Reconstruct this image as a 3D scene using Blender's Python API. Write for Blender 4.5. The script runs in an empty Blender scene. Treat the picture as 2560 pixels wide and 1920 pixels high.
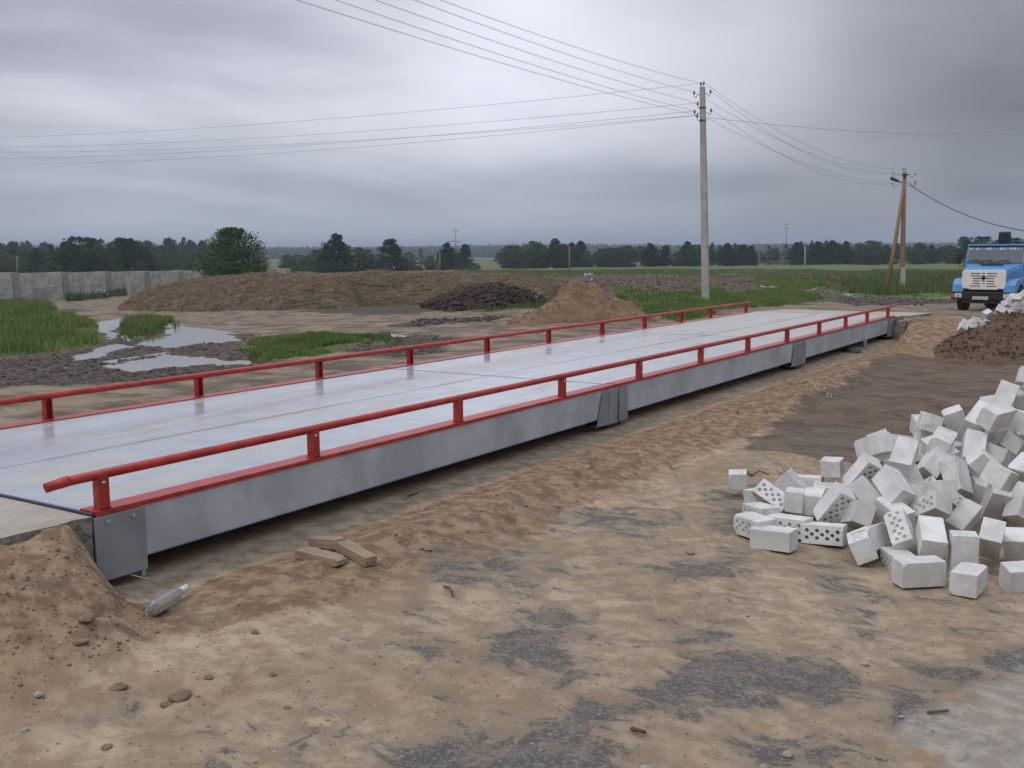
import bpy, bmesh, math, random
import numpy as np
from mathutils import Vector, Matrix, geometry
random.seed(7); RS = np.random.RandomState(11)
sc = bpy.context.scene; col = sc.collection
R = math.radians
# ------------------------------------------------------------------ camera, sky, sun, exposure
EYE = Vector((4.61, -3.23, 1.33)); YAW, PITCH, ROLL, FPX = R(-32.86), R(-7.42), R(-0.4), 2574.0
FWD = Vector((math.sin(YAW)*math.cos(PITCH), math.cos(YAW)*math.cos(PITCH), math.sin(PITCH)))
RT0 = Vector((math.cos(YAW), -math.sin(YAW), 0)); UP0 = RT0.cross(FWD)
RT = RT0*math.cos(ROLL)+UP0*math.sin(ROLL); UPV = RT.cross(FWD)
cam = bpy.data.cameras.new('camera'); camo = bpy.data.objects.new('camera', cam); col.objects.link(camo)
m = Matrix((RT, UPV, -FWD)).transposed().to_4x4(); m.translation = EYE; camo.matrix_world = m
cam.sensor_width = 36; cam.lens = 36*FPX/2560; cam.clip_start = 0.05; cam.clip_end = 8000
sc.camera = camo
sc.view_settings.view_transform = 'Standard'; sc.view_settings.look = 'None'
sc.view_settings.exposure = 0.0; sc.view_settings.gamma = 1
sc.cycles.max_bounces = 6; sc.cycles.volume_bounces = 0
try: sc.cycles.use_denoising = True
except Exception: pass
SUN_EL, SUN_AZ = 52, 200
sun = bpy.data.lights.new('sun', 'SUN'); sun.energy = 0.7; sun.angle = R(25); sun.color = (1, .97, .92)
so = bpy.data.objects.new('sun', sun); col.objects.link(so)
sd = Vector((math.sin(R(SUN_AZ))*math.cos(R(SUN_EL)), math.cos(R(SUN_AZ))*math.cos(R(SUN_EL)), math.sin(R(SUN_EL))))
so.rotation_euler = sd.to_track_quat('Z', 'Y').to_euler()

class NT:
    """tiny node-tree writer"""
    def __init__(s, tree): s.t = tree; s.n = tree.nodes; s.l = tree.links
    def add(s, typ, ins=None, **props):
        n = s.n.new(typ)
        for k, v in props.items(): setattr(n, k, v)
        for k, v in (ins or {}).items(): s.set(n, k, v)
        return n
    def set(s, n, k, v):
        i = n.inputs[k]
        if isinstance(v, bpy.types.NodeSocket): s.l.new(v, i)
        elif hasattr(i.default_value, '__len__') and not hasattr(v, '__len__'): i.default_value = [v]*len(i.default_value)
        elif hasattr(v, '__len__') and len(v) == 3 and len(i.default_value) == 4: i.default_value = (*v, 1)
        else: i.default_value = v
    def math(s, op, a, b=0.0, c=0.0, clamp=False):
        n = s.n.new('ShaderNodeMath'); n.operation = op; n.use_clamp = clamp
        s.set(n, 0, a); s.set(n, 1, b)
        if len(n.inputs) > 2: s.set(n, 2, c)
        return n.outputs[0]
    def mix(s, f, a, b, typ='MIX'):
        n = s.n.new('ShaderNodeMix'); n.data_type = 'RGBA'; n.blend_type = typ
        s.set(n, 0, f); s.set(n, 6, a); s.set(n, 7, b); return n.outputs[2]
    def noise(s, vec, scale, detail=4, rough=.55, dist=0):
        n = s.add('ShaderNodeTexNoise', {'Scale': scale, 'Detail': detail, 'Roughness': rough, 'Distortion': dist})
        if vec is not None: s.l.new(vec, n.inputs['Vector'])
        return n.outputs[0]
    def ramp(s, f, lo, hi):
        n = s.add('ShaderNodeMapRange', {'From Min': lo, 'From Max': hi}); n.interpolation_type = 'SMOOTHSTEP'
        s.set(n, 'Value', f); return n.outputs[0]
    def scale(s, vec, sx, sy, sz, rz=0):
        n = s.add('ShaderNodeMapping', {'Scale': (sx, sy, sz), 'Rotation': (0, 0, rz)}); s.l.new(vec, n.inputs[0]); return n.outputs[0]

w = bpy.data.worlds.new('World'); sc.world = w; w.use_nodes = True
t = NT(w.node_tree); t.n.clear()
out = t.add('ShaderNodeOutputWorld'); bg = t.add('ShaderNodeBackground', {'Strength': 0.1})
sky = t.add('ShaderNodeTexSky', sky_type='NISHITA', sun_disc=False, sun_elevation=R(SUN_EL), sun_rotation=R(SUN_AZ))
tc = t.add('ShaderNodeTexCoord'); sep = t.add('ShaderNodeSeparateXYZ'); t.l.new(tc.outputs['Generated'], sep.inputs[0])
z = t.math('MAXIMUM', sep.outputs[2], 0.0)
zd = t.math('ADD', z, 0.10)
cx = t.math('DIVIDE', sep.outputs[0], zd); cy = t.math('DIVIDE', sep.outputs[1], zd)
cmb = t.add('ShaderNodeCombineXYZ', {0: cx, 1: cy, 2: 0.0}); cv = cmb.outputs[0]
cvr = t.scale(cv, .85, .55, 1, R(32.86))
n1 = t.noise(cvr, 0.75, 3, .42, .4); n2 = t.noise(t.scale(cv, 1, .8, 1, 0.4), 1.9, 5, .55, .6); n3 = t.noise(cvr, 0.30, 2, .4)
s_ = t.math('ADD', t.math('MULTIPLY', n1, .5), t.math('ADD', t.math('MULTIPLY', n2, .14), t.math('MULTIPLY', n3, .36)))
cl = t.ramp(s_, .38, .62)
warm = t.mix(cl, (.28, .29, .34), (.54, .545, .61))
# low bands keep flatter and bluer, the zenith is brighter (overcast law)
low = t.ramp(z, .015, .16)
flat = t.mix(t.ramp(n1, .35, .65), (.265, .29, .34), (.335, .36, .405))
c2 = t.mix(low, flat, warm)
hz = t.ramp(z, .0, .055)
c2 = t.mix(hz, (.37, .405, .445), c2)
def glow(d_, lo, hi):     # a broad lighter or darker region of the cloud deck round a direction
    n = t.add('ShaderNodeVectorMath', operation='DOT_PRODUCT'); t.l.new(tc.outputs['Generated'], n.inputs[0]); n.inputs[1].default_value = d_
    return t.ramp(n.outputs['Value'], lo, hi)
def sd_(u, v): return tuple((FWD+RT*((u-1280)/FPX)-UPV*((v-960)/FPX)).normalized())
lum = t.math('ADD', t.math('MULTIPLY', t.ramp(z, .22, .85), 2.0), 1.03)
lum = t.math('ADD', lum, t.math('MULTIPLY', glow(sd_(760, 90), .930, 1.0), .50))
lum = t.math('ADD', lum, t.math('MULTIPLY', glow(sd_(1500, 120), .975, 1.0), .36))
lum = t.math('ADD', lum, t.math('MULTIPLY', glow(sd_(0, 560), .975, 1.0), .18))
lum = t.math('SUBTRACT', lum, t.math('MULTIPLY', glow(sd_(2560, 20), .982, 1.0), .34))
lum = t.math('SUBTRACT', lum, t.math('MULTIPLY', glow(sd_(2300, 500), .982, 1.0), .16))
lv = t.add('ShaderNodeVectorMath', operation='SCALE'); t.l.new(c2, lv.inputs[0]); t.l.new(lum, lv.inputs['Scale'])
sk = t.add('ShaderNodeVectorMath', operation='SCALE'); t.l.new(lv.outputs[0], sk.inputs[0]); sk.inputs['Scale'].default_value = 10.0
skm = t.mix(.95, sky.outputs[0], sk.outputs[0])
t.l.new(skm, bg.inputs[0]); t.l.new(bg.outputs[0], out.inputs[0])

# ------------------------------------------------------------------ helpers
KD = 2560/2212.0          # photo notes were taken on a 2212 px wide view
def ray(u, v): return FWD + RT*((u-1280)/FPX) - UPV*((v-960)/FPX)
def at_depth(u, v, d): return EYE + ray(u, v)*d
def hitz(x, y, zz):
    d = ray(x*KD, y*KD); return EYE + d*((zz-EYE.z)/d.z)
def tag(o, label=None, cat=None, group=None, kind=None):
    if label: o['label'] = label
    if cat: o['category'] = cat
    if group: o['group'] = group
    if kind: o['kind'] = kind
    return o
def empty(name, loc, label, cat, group=None, rz=0):
    o = bpy.data.objects.new(name, None); col.objects.link(o); o.location = loc; o.rotation_euler = (0, 0, rz)
    o.empty_display_size = .2
    return tag(o, label, cat, group)
def link(name, me, mat=None, parent=None, smooth=False):
    o = bpy.data.objects.new(name, me); col.objects.link(o)
    if mat:
        for mm in (mat if isinstance(mat, (list, tuple)) else [mat]): me.materials.append(mm)
    if parent: o.parent = parent
    if smooth: me.polygons.foreach_set('use_smooth', [True]*len(me.polygons))
    return o
class MB:
    def __init__(s): s.b = bmesh.new()
    def box(s, x0, x1, y0, y1, z0, z1, bev=0, M=None, taper=None):
        vs = [s.b.verts.new((x, y, zz)) for zz in (z0, z1) for y in (y0, y1) for x in (x0, x1)]
        if taper:
            cx, cy = (x0+x1)/2, (y0+y1)/2
            for v in vs[4:]: v.co.x = cx+(v.co.x-cx)*taper; v.co.y = cy+(v.co.y-cy)*taper
        fs = [s.b.faces.new([vs[i] for i in q]) for q in ((0, 2, 3, 1), (4, 5, 7, 6), (0, 1, 5, 4), (2, 6, 7, 3), (0, 4, 6, 2), (1, 3, 7, 5))]
        if bev:
            es = list({e for f in fs for e in f.edges})
            r = bmesh.ops.bevel(s.b, geom=es, offset=bev, segments=2, profile=.6, affect='EDGES')
            vs = list({v for f in r['faces'] for v in f.verts} | {v for v in vs if v.is_valid})
        if M is not None:
            for v in vs: v.co = M @ v.co
        return s
    def prism(s, prof, x0, x1, axis='x', bev=0):
        """profile of (a,b) points extruded along axis"""
        def P(a, b, c): return {'x': (c, a, b), 'y': (a, c, b), 'z': (a, b, c)}[axis]
        A = [s.b.verts.new(P(a, b, x0)) for a, b in prof]; B = [s.b.verts.new(P(a, b, x1)) for a, b in prof]
        n = len(prof); fs = [s.b.faces.new(A[::-1]), s.b.faces.new(B)]
        for i in range(n): fs.append(s.b.faces.new((A[i], A[(i+1) % n], B[(i+1) % n], B[i])))
        if bev:
            es = list({e for f in fs[:2] for e in f.edges})
            bmesh.ops.bevel(s.b, geom=es, offset=bev, segments=2, profile=.6, affect='EDGES')
        return s
    def tube(s, pts, rad, seg=10, cap=True, hollow=0):
        pts = [Vector(p) for p in pts]; rings = []
        rr = rad if hasattr(rad, '__len__') else [rad]*len(pts)
        for i, p in enumerate(pts):
            d = (pts[min(i+1, len(pts)-1)]-pts[max(i-1, 0)]).normalized()
            a = d.orthogonal().normalized() if i == 0 else (a - d*a.dot(d)).normalized()
            b = d.cross(a)
            rings.append([s.b.verts.new(p+(a*math.cos(2*math.pi*k/seg)+b*math.sin(2*math.pi*k/seg))*rr[i]) for k in range(seg)])
        for A, B in zip(rings, rings[1:]):
            for k in range(seg):
                f = s.b.faces.new((A[k], A[(k+1) % seg], B[(k+1) % seg], B[k])); f.smooth = True
        if cap:
            s.b.faces.new(rings[0][::-1]); s.b.faces.new(rings[-1])
        return s
    def disc(s, c, n, r, h, seg=20, bev=0):
        c = Vector(c); n = Vector(n).normalized()
        return s.tube([c, c+n*h], r, seg)
    def lathe(s, prof, seg=20, M=None):
        rings = []
        for r, zz in prof:
            rings.append([s.b.verts.new((r*math.cos(2*math.pi*k/seg), r*math.sin(2*math.pi*k/seg), zz)) for k in range(seg)])
        for A, B in zip(rings, rings[1:]):
            for k in range(seg):
                f = s.b.faces.new((A[k], A[(k+1) % seg], B[(k+1) % seg], B[k])); f.smooth = True
        s.b.faces.new(rings[0][::-1]); s.b.faces.new(rings[-1])
        if M is not None:
            for rg in rings:
                for v in rg: v.co = M @ v.co
        return s
    def quad(s, *p): s.b.faces.new([s.b.verts.new(q) for q in p]); return s
    def build(s, name, mat, parent=None, smooth=False):
        me = bpy.data.meshes.new(name)
        bmesh.ops.recalc_face_normals(s.b, faces=s.b.faces)
        s.b.to_mesh(me); s.b.free()
        return link(name, me, mat, parent, smooth)
def np_mesh(name, V, F, mat, smooth=False, attrs=None, parent=None):
    """V (n,3), F (m,k) numpy arrays"""
    me = bpy.data.meshes.new(name); V = np.asarray(V, 'f4'); F = np.asarray(F, 'i4'); k = F.shape[1]
    me.vertices.add(len(V)); me.vertices.foreach_set('co', V.ravel())
    me.loops.add(F.size); me.loops.foreach_set('vertex_index', F.ravel())
    me.polygons.add(len(F)); me.polygons.foreach_set('loop_start', np.arange(0, F.size, k, dtype='i4'))
    me.update(calc_edges=True)
    for nm, arr in (attrs or {}).items():
        a = me.attributes.new(nm, 'FLOAT_COLOR' if arr.ndim == 2 else 'FLOAT', 'POINT')
        if arr.ndim == 2:
            c4 = np.ones((len(V), 4), 'f4'); c4[:, :arr.shape[1]] = arr; a.data.foreach_set('color', c4.ravel())
        else: a.data.foreach_set('value', arr.astype('f4'))
    return link(name, me, mat, parent, smooth)
# value noise in numpy
_T = np.random.RandomState(3).rand(512, 512)
def vn(x, y):
    xi = np.floor(x).astype(int); yi = np.floor(y).astype(int); fx = x-xi; fy = y-yi
    fx = fx*fx*(3-2*fx); fy = fy*fy*(3-2*fy)
    a = _T[xi % 512, yi % 512]; b = _T[(xi+1) % 512, yi % 512]; c = _T[xi % 512, (yi+1) % 512]; d = _T[(xi+1) % 512, (yi+1) % 512]
    return (a*(1-fx)+b*fx)*(1-fy)+(c*(1-fx)+d*fx)*fy
def fbm(x, y, sc_, oct_=4, g=.5):
    r = 0; a = 1; n = 0
    for i in range(oct_):
        f = 2.03**i/sc_; r = r+a*vn(x*f+17.3*i, y*f-9.1*i); n += a; a *= g
    return r/n
def sst(a, b, x):
    t_ = np.clip((x-a)/(b-a), 0, 1); return t_*t_*(3-2*t_)

# ------------------------------------------------------------------ the lie of the land
FH = Vector((math.sin(YAW), math.cos(YAW))); RH = Vector((math.cos(YAW), -math.sin(YAW)))
PR = {-22: ([0, 8, 18, 40, 54, 84, 113, 300, 1000, 6000], [-.36, -.42, -.72, -1.35, -1.8, -2.5, -2.85, -3.8, -6, -6]),
      5: ([0, 4, 6.5, 9, 20, 39, 60, 100, 300, 1000, 6000], [-.38, -.41, -.44, -.43, -.5, -.72, -1.15, -1.9, -3.3, -6, -6]),
      24: ([0, 4.0, 5.2, 6.2, 8, 15, 24, 40, 69, 150, 300, 1000, 6000], [-.40, -.44, -.50, -.49, -.46, -.44, -.62, -1.15, -1.56, -2.3, -3.2, -6, -6])}
def zbase(x, y):
    dx = x-EYE.x; dy = y-EYE.y
    d = np.maximum(dx*FH.x+dy*FH.y, .01); l = dx*RH.x+dy*RH.y
    az = np.degrees(np.arctan2(l, d))
    zl, zm, zr = (np.interp(np.sqrt(d*d+.3*l*l) if k != 99 else d, *PR[k]) for k in (-22, 5, 24))
    a = np.clip((az+22)/27, 0, 1); b_ = np.clip((az-5)/19, 0, 1); b_ = b_*b_*(3-2*b_)
    return np.where(az < 5, zl*(1-a)+zm*a, zm*(1-b_)+zr*b_)
def W(x, y):
    """point of the bare land seen at a noted place of the photograph"""
    d = ray(x*KD, y*KD); lo, hi = 1.0, None; tt = 1.5
    while tt < 3000:
        p = EYE+d*tt
        if p.z < float(zbase(np.array(p.x), np.array(p.y))): hi = tt; break
        lo = tt; tt *= 1.03
    if hi is None: p = EYE+d*900; return Vector((p.x, p.y))
    for _ in range(30):
        mid = (lo+hi)/2; p = EYE+d*mid
        if p.z < float(zbase(np.array(p.x), np.array(p.y))): hi = mid
        else: lo = mid
    return Vector((p.x, p.y))
def WP(pts): return np.array([W(*p) for p in pts])
def sdf(P, x, y):
    """signed distance to polygon, positive inside"""
    dmin = np.full(x.shape, 1e9); ins = np.zeros(x.shape, bool)
    n = len(P)
    for i in range(n):
        ax, ay = P[i]; bx, by = P[(i+1) % n]
        ex, ey = bx-ax, by-ay; L = ex*ex+ey*ey+1e-12
        t_ = np.clip(((x-ax)*ex+(y-ay)*ey)/L, 0, 1)
        dmin = np.minimum(dmin, np.hypot(x-ax-t_*ex, y-ay-t_*ey))
        c = ((ay > y) != (by > y)) & (x < (bx-ax)*(y-ay)/((by-ay) if abs(by-ay) > 1e-12 else 1e-12)+ax)
        ins ^= c
    return np.where(ins, dmin, -dmin)
def soft(P, x, y, wd):
    bb = (x > P[:, 0].min()-wd*2) & (x < P[:, 0].max()+wd*2) & (y > P[:, 1].min()-wd*2) & (y < P[:, 1].max()+wd*2)
    r = np.zeros(x.shape); r[bb] = sst(-wd, wd, sdf(P, x[bb], y[bb])); return r
def c1(pts): return [(a/4., 466.6+b/4.) for a, b in pts]      # notes taken on three enlargements
def c2_(pts): return [(518.4+a/4., 466.6+b/4.) for a, b in pts]
def c3(pts): return [(1036.9+a/4., 466.6+b/4.) for a, b in pts]
def c4(pts): return [(1555.3+a/3.367, 466.6+b/3.367) for a, b in pts]
GR = {'left': WP([(-200, 640), (0, 641), (112, 655), (124, 680), (195, 690), (220, 722), (190, 751), (60, 770), (-200, 790)]),
      'tuft': WP([(258, 712), (310, 692), (350, 692), (373, 716), (350, 732), (262, 737)]),
      'middle': WP([(520, 756), (593, 732), (743, 727), (828, 731), (868, 739), (768, 757), (593, 781), (556, 776)]),
      'heapfoot': WP([(655, 664), (760, 650), (800, 657), (700, 669)]),
      'pole': WP([(1349, 637), (1512, 645), (1630, 633), (1704, 627), (1784, 648), (1704, 660), (1560, 668), (1500, 702), (1430, 694), (1377, 664)]),
      'weeds': WP([(1162, 620), (1212, 617), (1170, 667), (1040, 676), (1045, 666), (1120, 660)]),
      'track': WP([(1810, 598), (2300, 590), (2300, 640), (2040, 640), (1890, 641), (1825, 628)]),
      'fence': WP([(-60, 640), (130, 642), (150, 652), (270, 640), (280, 626), (150, 626)])}
PUD = [WP(c1([(850, 960), (1030, 935), (1075, 1040), (1000, 1090), (870, 1080)])),
       WP(c1([(1180, 1060), (1500, 990), (1830, 1003), (2150, 1035), (2300, 1030), (2430, 1050), (2250, 1075), (1900, 1085), (1500, 1130), (1240, 1115)])),
       WP(c1([(1100, 1098), (1200, 1120), (900, 1190), (450, 1250), (620, 1195), (950, 1120)])),
       WP(c1([(760, 1305), (1240, 1240), (1480, 1203), (2000, 1210), (2290, 1205), (2330, 1225), (2230, 1270), (1800, 1275), (1500, 1305), (1300, 1325), (1050, 1335)])),
       WP(c2_([(1040, 1062), (1180, 1070), (1300, 1090), (1210, 1135), (1130, 1110), (1060, 1095)])),
       WP(c2_([(1200, 1015), (1470, 1015), (1500, 1035), (1400, 1050), (1250, 1035)])),
       WP(c2_([(1350, 745), (1600, 742), (1630, 765), (1400, 772)])),
       WP(c4([(905, 568), (960, 572), (1070, 600), (1000, 602)]))]
MUD = [WP([(-200, 785), (0, 777), (175, 752), (215, 710), (255, 712), (300, 735), (375, 742), (470, 722), (560, 722), (610, 735), (700, 745), (560, 800), (375, 818), (0, 840), (-200, 850)]),
       WP([(750, 735), (800, 718), (900, 722), (1000, 735), (960, 760), (860, 775), (770, 765)]),
       WP([(875, 702), (890, 690), (1010, 686), (1110, 680), (1060, 692), (900, 706)]),
       WP([(640, 672), (720, 662), (790, 650), (830, 640), (960, 640), (1020, 665), (870, 680), (760, 682)]),
       WP([(1725, 622), (1790, 616), (1870, 638), (1990, 640), (2080, 652), (1960, 662), (1840, 660), (1760, 645)])]
FIELD = np.vstack([WP([(-400, 640), (130, 636), (300, 636), (560, 606), (900, 598), (1110, 597), (1330, 599), (1600, 603), (1730, 610), (1815, 640), (2500, 640)]),
                   [[EYE.x+FH.x*4000+RH.x*4500, EYE.y+FH.y*4000+RH.y*4500], [EYE.x+FH.x*4000-RH.x*4500, EYE.y+FH.y*4000-RH.y*4500]]])
SOIL = WP([(1585, 965), (1600, 945), (1640, 915), (1760, 850), (1870, 800), (1935, 775), (2300, 770), (2500, 860), (2400, 1000), (1900, 1015), (1790, 990), (1700, 975)])
ASPH = [(WP(p), wt) for p, wt in [
    ([(1160, 1290), (1300, 1330), (1270, 1430), (1230, 1490), (1000, 1450), (1010, 1370)], .8),
    ([(1470, 1355), (1560, 1352), (1630, 1385), (1570, 1400), (1480, 1390)], .95),
    ([(770, 1620), (960, 1560), (1100, 1580), (1260, 1520), (1300, 1560), (1350, 1700), (760, 1700)], .95),
    ([(1330, 1520), (1420, 1450), (1560, 1410), (1780, 1420), (1900, 1470), (1900, 1530), (1700, 1530), (1480, 1560)], .9),
    ([(1900, 1470), (2080, 1430), (2260, 1380), (2300, 1460), (2120, 1490), (1960, 1560), (1800, 1570)], .9),
    ([(1490, 1058), (1600, 1045), (1640, 1110), (1620, 1160), (1520, 1130)], .85),
    ([(1180, 1100), (1340, 1080), (1480, 1110), (1480, 1160), (1220, 1150)], .62),
    ([(1380, 1205), (1640, 1185), (1640, 1240), (1420, 1260)], .75),
    ([(1760, 1200), (1900, 1260), (1950, 1400), (1880, 1410), (1760, 1260)], .66),
    ([(90, 1550), (230, 1520), (240, 1550), (120, 1580)], .78),
    ([(1560, 1560), (1900, 1600), (1800, 1700), (1500, 1700)], .66),
    ([(880, 1180), (1160, 1160), (1300, 1230), (1150, 1290), (900, 1260)], .50),
    ([(780, 1360), (1000, 1330), (1000, 1480), (860, 1470)], .45)]]
CONC = WP([(1960, 1540), (2080, 1490), (2300, 1440), (2300, 1740), (1980, 1720), (2010, 1640), (1880, 1600)])
FXE = 0.27      # edge of the foundation strip beside the girder
def masks(x, y):
    n1_ = fbm(x, y, 1.6, 4); n2_ = fbm(x+40, y, .5, 3)
    wob = (n1_-.5)*1.6
    far = np.hypot(x-EYE.x, y-EYE.y)
    M_ = {}
    k = np.clip(far/25, .15, 3)
    xw = x+(fbm(x+91, y, 2.2, 3)-.5)*1.8*k; yw = y+(fbm(x, y+77, 2.2, 3)-.5)*1.8*k
    g = np.zeros_like(x)
    for P in GR.values(): g = np.maximum(g, soft(P, xw, yw, .35))
    M_['field'] = soft(FIELD, xw, yw, 3.0)
    M_['grass'] = g
    mu = np.zeros_like(x)
    for P in MUD: mu = np.maximum(mu, soft(P, xw, yw, .7))
    M_['mud'] = mu
    M_['soil'] = soft(SOIL, xw, yw, .35)
    a = np.zeros_like(x)
    for P, wt in ASPH: a = np.maximum(a, wt*soft(P, xw, yw, .22))
    M_['asph'] = np.maximum(a, .30*sst(1.1, 1.8, x+.25*wob)*(y < 7))
    M_['brown'] = np.clip(sst(FXE-.02, FXE+.12, x)*sst(1.55, 1.0, x+.35*wob-.0*y)*sst(-.6, .6, y)*sst(15.5, 13.5, y)+sst(1.15, .75, x+.2*wob)*sst(.1, -.35, y)*.72+.75*sst(13.5, 15, y)*sst(20, 18, y)*(x > .2), 0, 1)
    M_['conc'] = soft(CONC, xw, yw, .12)
    # yard beyond the deck: paler brown dirt
    M_['yard'] = np.maximum(sst(-2.9, -3.6, x), sst(17.5, 20, y))*(1-M_['field'])
    return M_
def pud_masks(x, y, wd=.22):
    k = .75
    xw = x+(fbm(x+31, y, 1.0, 4)-.5)*k; yw = y+(fbm(x, y+53, 1.0, 4)-.5)*k
    r = []
    for P in PUD: c_ = P.mean(0); r.append(soft(c_+(P-c_)*.93, xw, yw, wd))
    return r
PLEV = []
for P in PUD:
    c = P.mean(0); PLEV.append(float(zbase(np.array(c[0]), np.array(c[1])))-.03)
def height(x, y, detail=True):
    x = np.asarray(x, float); y = np.asarray(y, float)
    zz = zbase(x, y); far = np.hypot(x-EYE.x, y-EYE.y)
    # foundation trench beside and under the deck, with the sand bank to its right
    inx = sst(FXE+.30, FXE+.02, x)*sst(-3.9, -3.5, x)
    iny = sst(-.15, .05, y)*sst(18.2, 17.6, y)
    zz = zz*(1-inx*iny)+(-.418+.03*(fbm(x, y*.5, .9, 3)-.5)-.010*sst(FXE-.22, FXE-.02, x))*inx*iny
    bank = np.exp(-((x-FXE-.55)/.30)**2)*sst(-.2, .8, y)*sst(17.5, 14, y)
    zz = zz+bank*(.075+.11*(fbm(x, y, .8, 3)-.5))
    # sand mound against the near ramp
    mx = np.clip((1.02-x-.20*(fbm(x, y, .7, 3)-.5))/.95, 0, 1.0)
    my = sst(.05, -.26, y+.42*np.maximum(x, 0))*sst(-7, -3.5, y)
    hm = (-.045+.40)*(mx**.9)
    zz = zz+hm*my*np.where(x < -.2, 1, 1)*sst(-4.2, -3.4, x)
    # shoulder of sand at the far ramp
    top = -.03-.05*np.maximum(0, y-18.0)-.24*np.maximum(0, x-.9)-.3*np.maximum(0, -3.3-x)
    fr = sst(16.0, 17.9, y+.0*x)
    fr = np.where((x < .33) & (x > -3.35), sst(17.62, 17.72, y), fr)
    tg = np.maximum(zz, top); zz = zz*(1-fr)+tg*fr
    # puddles sit in hollows
    for pm, lev, P in zip(pud_masks(x, y), PLEV, PUD):
        wide = soft(P, x, y, 1.0)
        zz = zz*(1-wide)+(lev+.035)*wide
    for pm, lev in zip(pud_masks(x, y), PLEV):
        zz = zz-.085*pm
    if detail:
        M_ = masks(x, y)
        near = sst(40, 8, far)
        clod = np.maximum(M_['mud'], .0)*(1-M_['field'])
        flatz = inx*iny
        flat_ = sst(1.15, 1.7, x)*sst(9, 6, y)
        zz = zz+(fbm(x, y, .9, 4)-.5)*.05*(1-flatz*.7)*(1-.72*flat_)
        ridged = 1-np.abs(2*fbm(x*1.0, y, .35, 4, .6)-1)
        zz = zz+near*(fbm(x+5, y, .16, 4, .6)-.5)*.022*(1-.6*M_['asph'])*(1-.45*flat_)*(1-.4*flatz)
        mound = np.clip(hm*my*4, 0, 1)+bank
        zz = zz+near*np.clip(mound, 0, 1)*((fbm(x+9, y+2, .22, 5, .65)-.5)*.075+(fbm(x+1, y+6, .6, 4, .6)-.5)*.07)
        pits = np.clip(fbm(x*1.3, y*.8+4, .30, 3)-.66, 0, 1)*.30*(1-.8*flat_)
        zz = zz-near*pits*(x > .3)
        # wheel ruts and clods in the yard
        zz = zz+clod*((ridged-.75)*.10+(fbm(x+3, y, .9, 3, .55)-.5)*.12)*np.clip(25/far, .3, 1)
        yd = M_['yard']*(1-clod)
        zz = zz+yd*(fbm(x*.35+y*.5, y*1.1, .8, 4)-.5)*.10*sst(90, 30, far)
        zz = zz+M_['field']*(fbm(x, y, 6, 3)-.5)*.35
        zz = zz+M_['grass']*.05
    inside = ((x < .0) & (x > -3.05) & (y > -.2) & (y < 17.7))
    zz = np.where(inside, np.minimum(zz, -.40), zz)
    slab = (x < .0) & (x > -3.25) & (y <= -.05) & (y > -5)
    zz = np.where(slab, np.minimum(zz, -.13), zz)
    slab2 = (x < .3) & (x > -3.3) & (y > 17.6) & (y < 21)
    zz = np.where(slab2, np.minimum(zz, -.05-.05*(y-18.0)), zz)
    return zz
def gz(x, y): return float(height(np.array([x]), np.array([y]))[0])
# ------------------------------------------------------------------ materials
def mat(name, col_, rough=.6, metal=0, noise=0, nscale=6, bump=0, bscale=40, col2=None, spec=.5, tr=0, coat=0, rand=0, stretch=(1, 1, 1)):
    m_ = bpy.data.materials.new(name); m_.use_nodes = True; t = NT(m_.node_tree)
    b = t.n['Principled BSDF']; t.set(b, 'Roughness', rough); t.set(b, 'Metallic', metal); t.set(b, 'Specular IOR Level', spec)
    if tr: t.set(b, 'Transmission Weight', tr)
    if coat: t.set(b, 'Coat Weight', coat)
    tc = t.add('ShaderNodeTexCoord').outputs['Object']
    if stretch != (1, 1, 1): tc = t.scale(tc, *stretch)
    c = None
    if noise:
        n = t.noise(tc, nscale, 6, .6); lo = [v*(1-noise) for v in col_] if col2 is None else col2
        c = t.mix(t.ramp(n, .35, .65), lo, col_)
        r = t.math('ADD', t.math('MULTIPLY', n, .25), rough-.12, clamp=True); t.set(b, 'Roughness', r)
    if rand:
        oi = t.add('ShaderNodeObjectInfo')
        f = t.math('ADD', t.math('MULTIPLY', oi.outputs['Random'], rand), 1-rand/2)
        vm = t.add('ShaderNodeVectorMath', operation='SCALE'); t.set(vm, 0, c if c is not None else col_)
        t.set(vm, 'Scale', f); c = vm.outputs[0]
    t.set(b, 'Base Color', c if c is not None else col_)
    if bump:
        bn = t.add('ShaderNodeBump', {'Strength': bump, 'Distance': .02, 'Height': t.noise(tc, bscale, 5, .65)}); t.l.new(bn.outputs[0], b.inputs['Normal'])
    return m_
RED = mat('red_paint', (.47, .034, .022), .36, noise=.42, nscale=9, bump=.2, bscale=26)
GIRD = mat('grey_paint', (.47, .50, .535), .5, noise=.26, nscale=2.2, bump=.05, bscale=60)
PLATE = mat('grey_plate', (.25, .27, .285), .5, noise=.2, nscale=3, bump=.06)
BOLT = mat('zinc', (.45, .44, .42), .45, .5)
RUST = mat('rusty_steel', (.10, .055, .035), .8, noise=.4, nscale=9, bump=.3)
DARK = mat('black_steel', (.02, .02, .022), .5)
CONCM = mat('concrete', (.42, .38, .31), .9, noise=.25, nscale=4, bump=.5, bscale=45)
CONCR = mat('rough_concrete', (.30, .28, .24), .95, noise=.55, nscale=22, bump=1.0, bscale=35)
CONCP = mat('pole_concrete', (.40, .385, .355), .85, noise=.22, nscale=2.5, bump=.25, bscale=30)
WOODP = mat('pole_wood', (.29, .185, .105), .85, noise=.35, nscale=5, bump=.4, bscale=20, stretch=(6, 6, .4))
WOOD = mat('weathered_board', (.38, .285, .19), .85, noise=.35, nscale=4, bump=.5, bscale=25, stretch=(1, 12, 12))
TWIG = mat('twig', (.13, .085, .055), .9, noise=.3, bump=.4)
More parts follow.
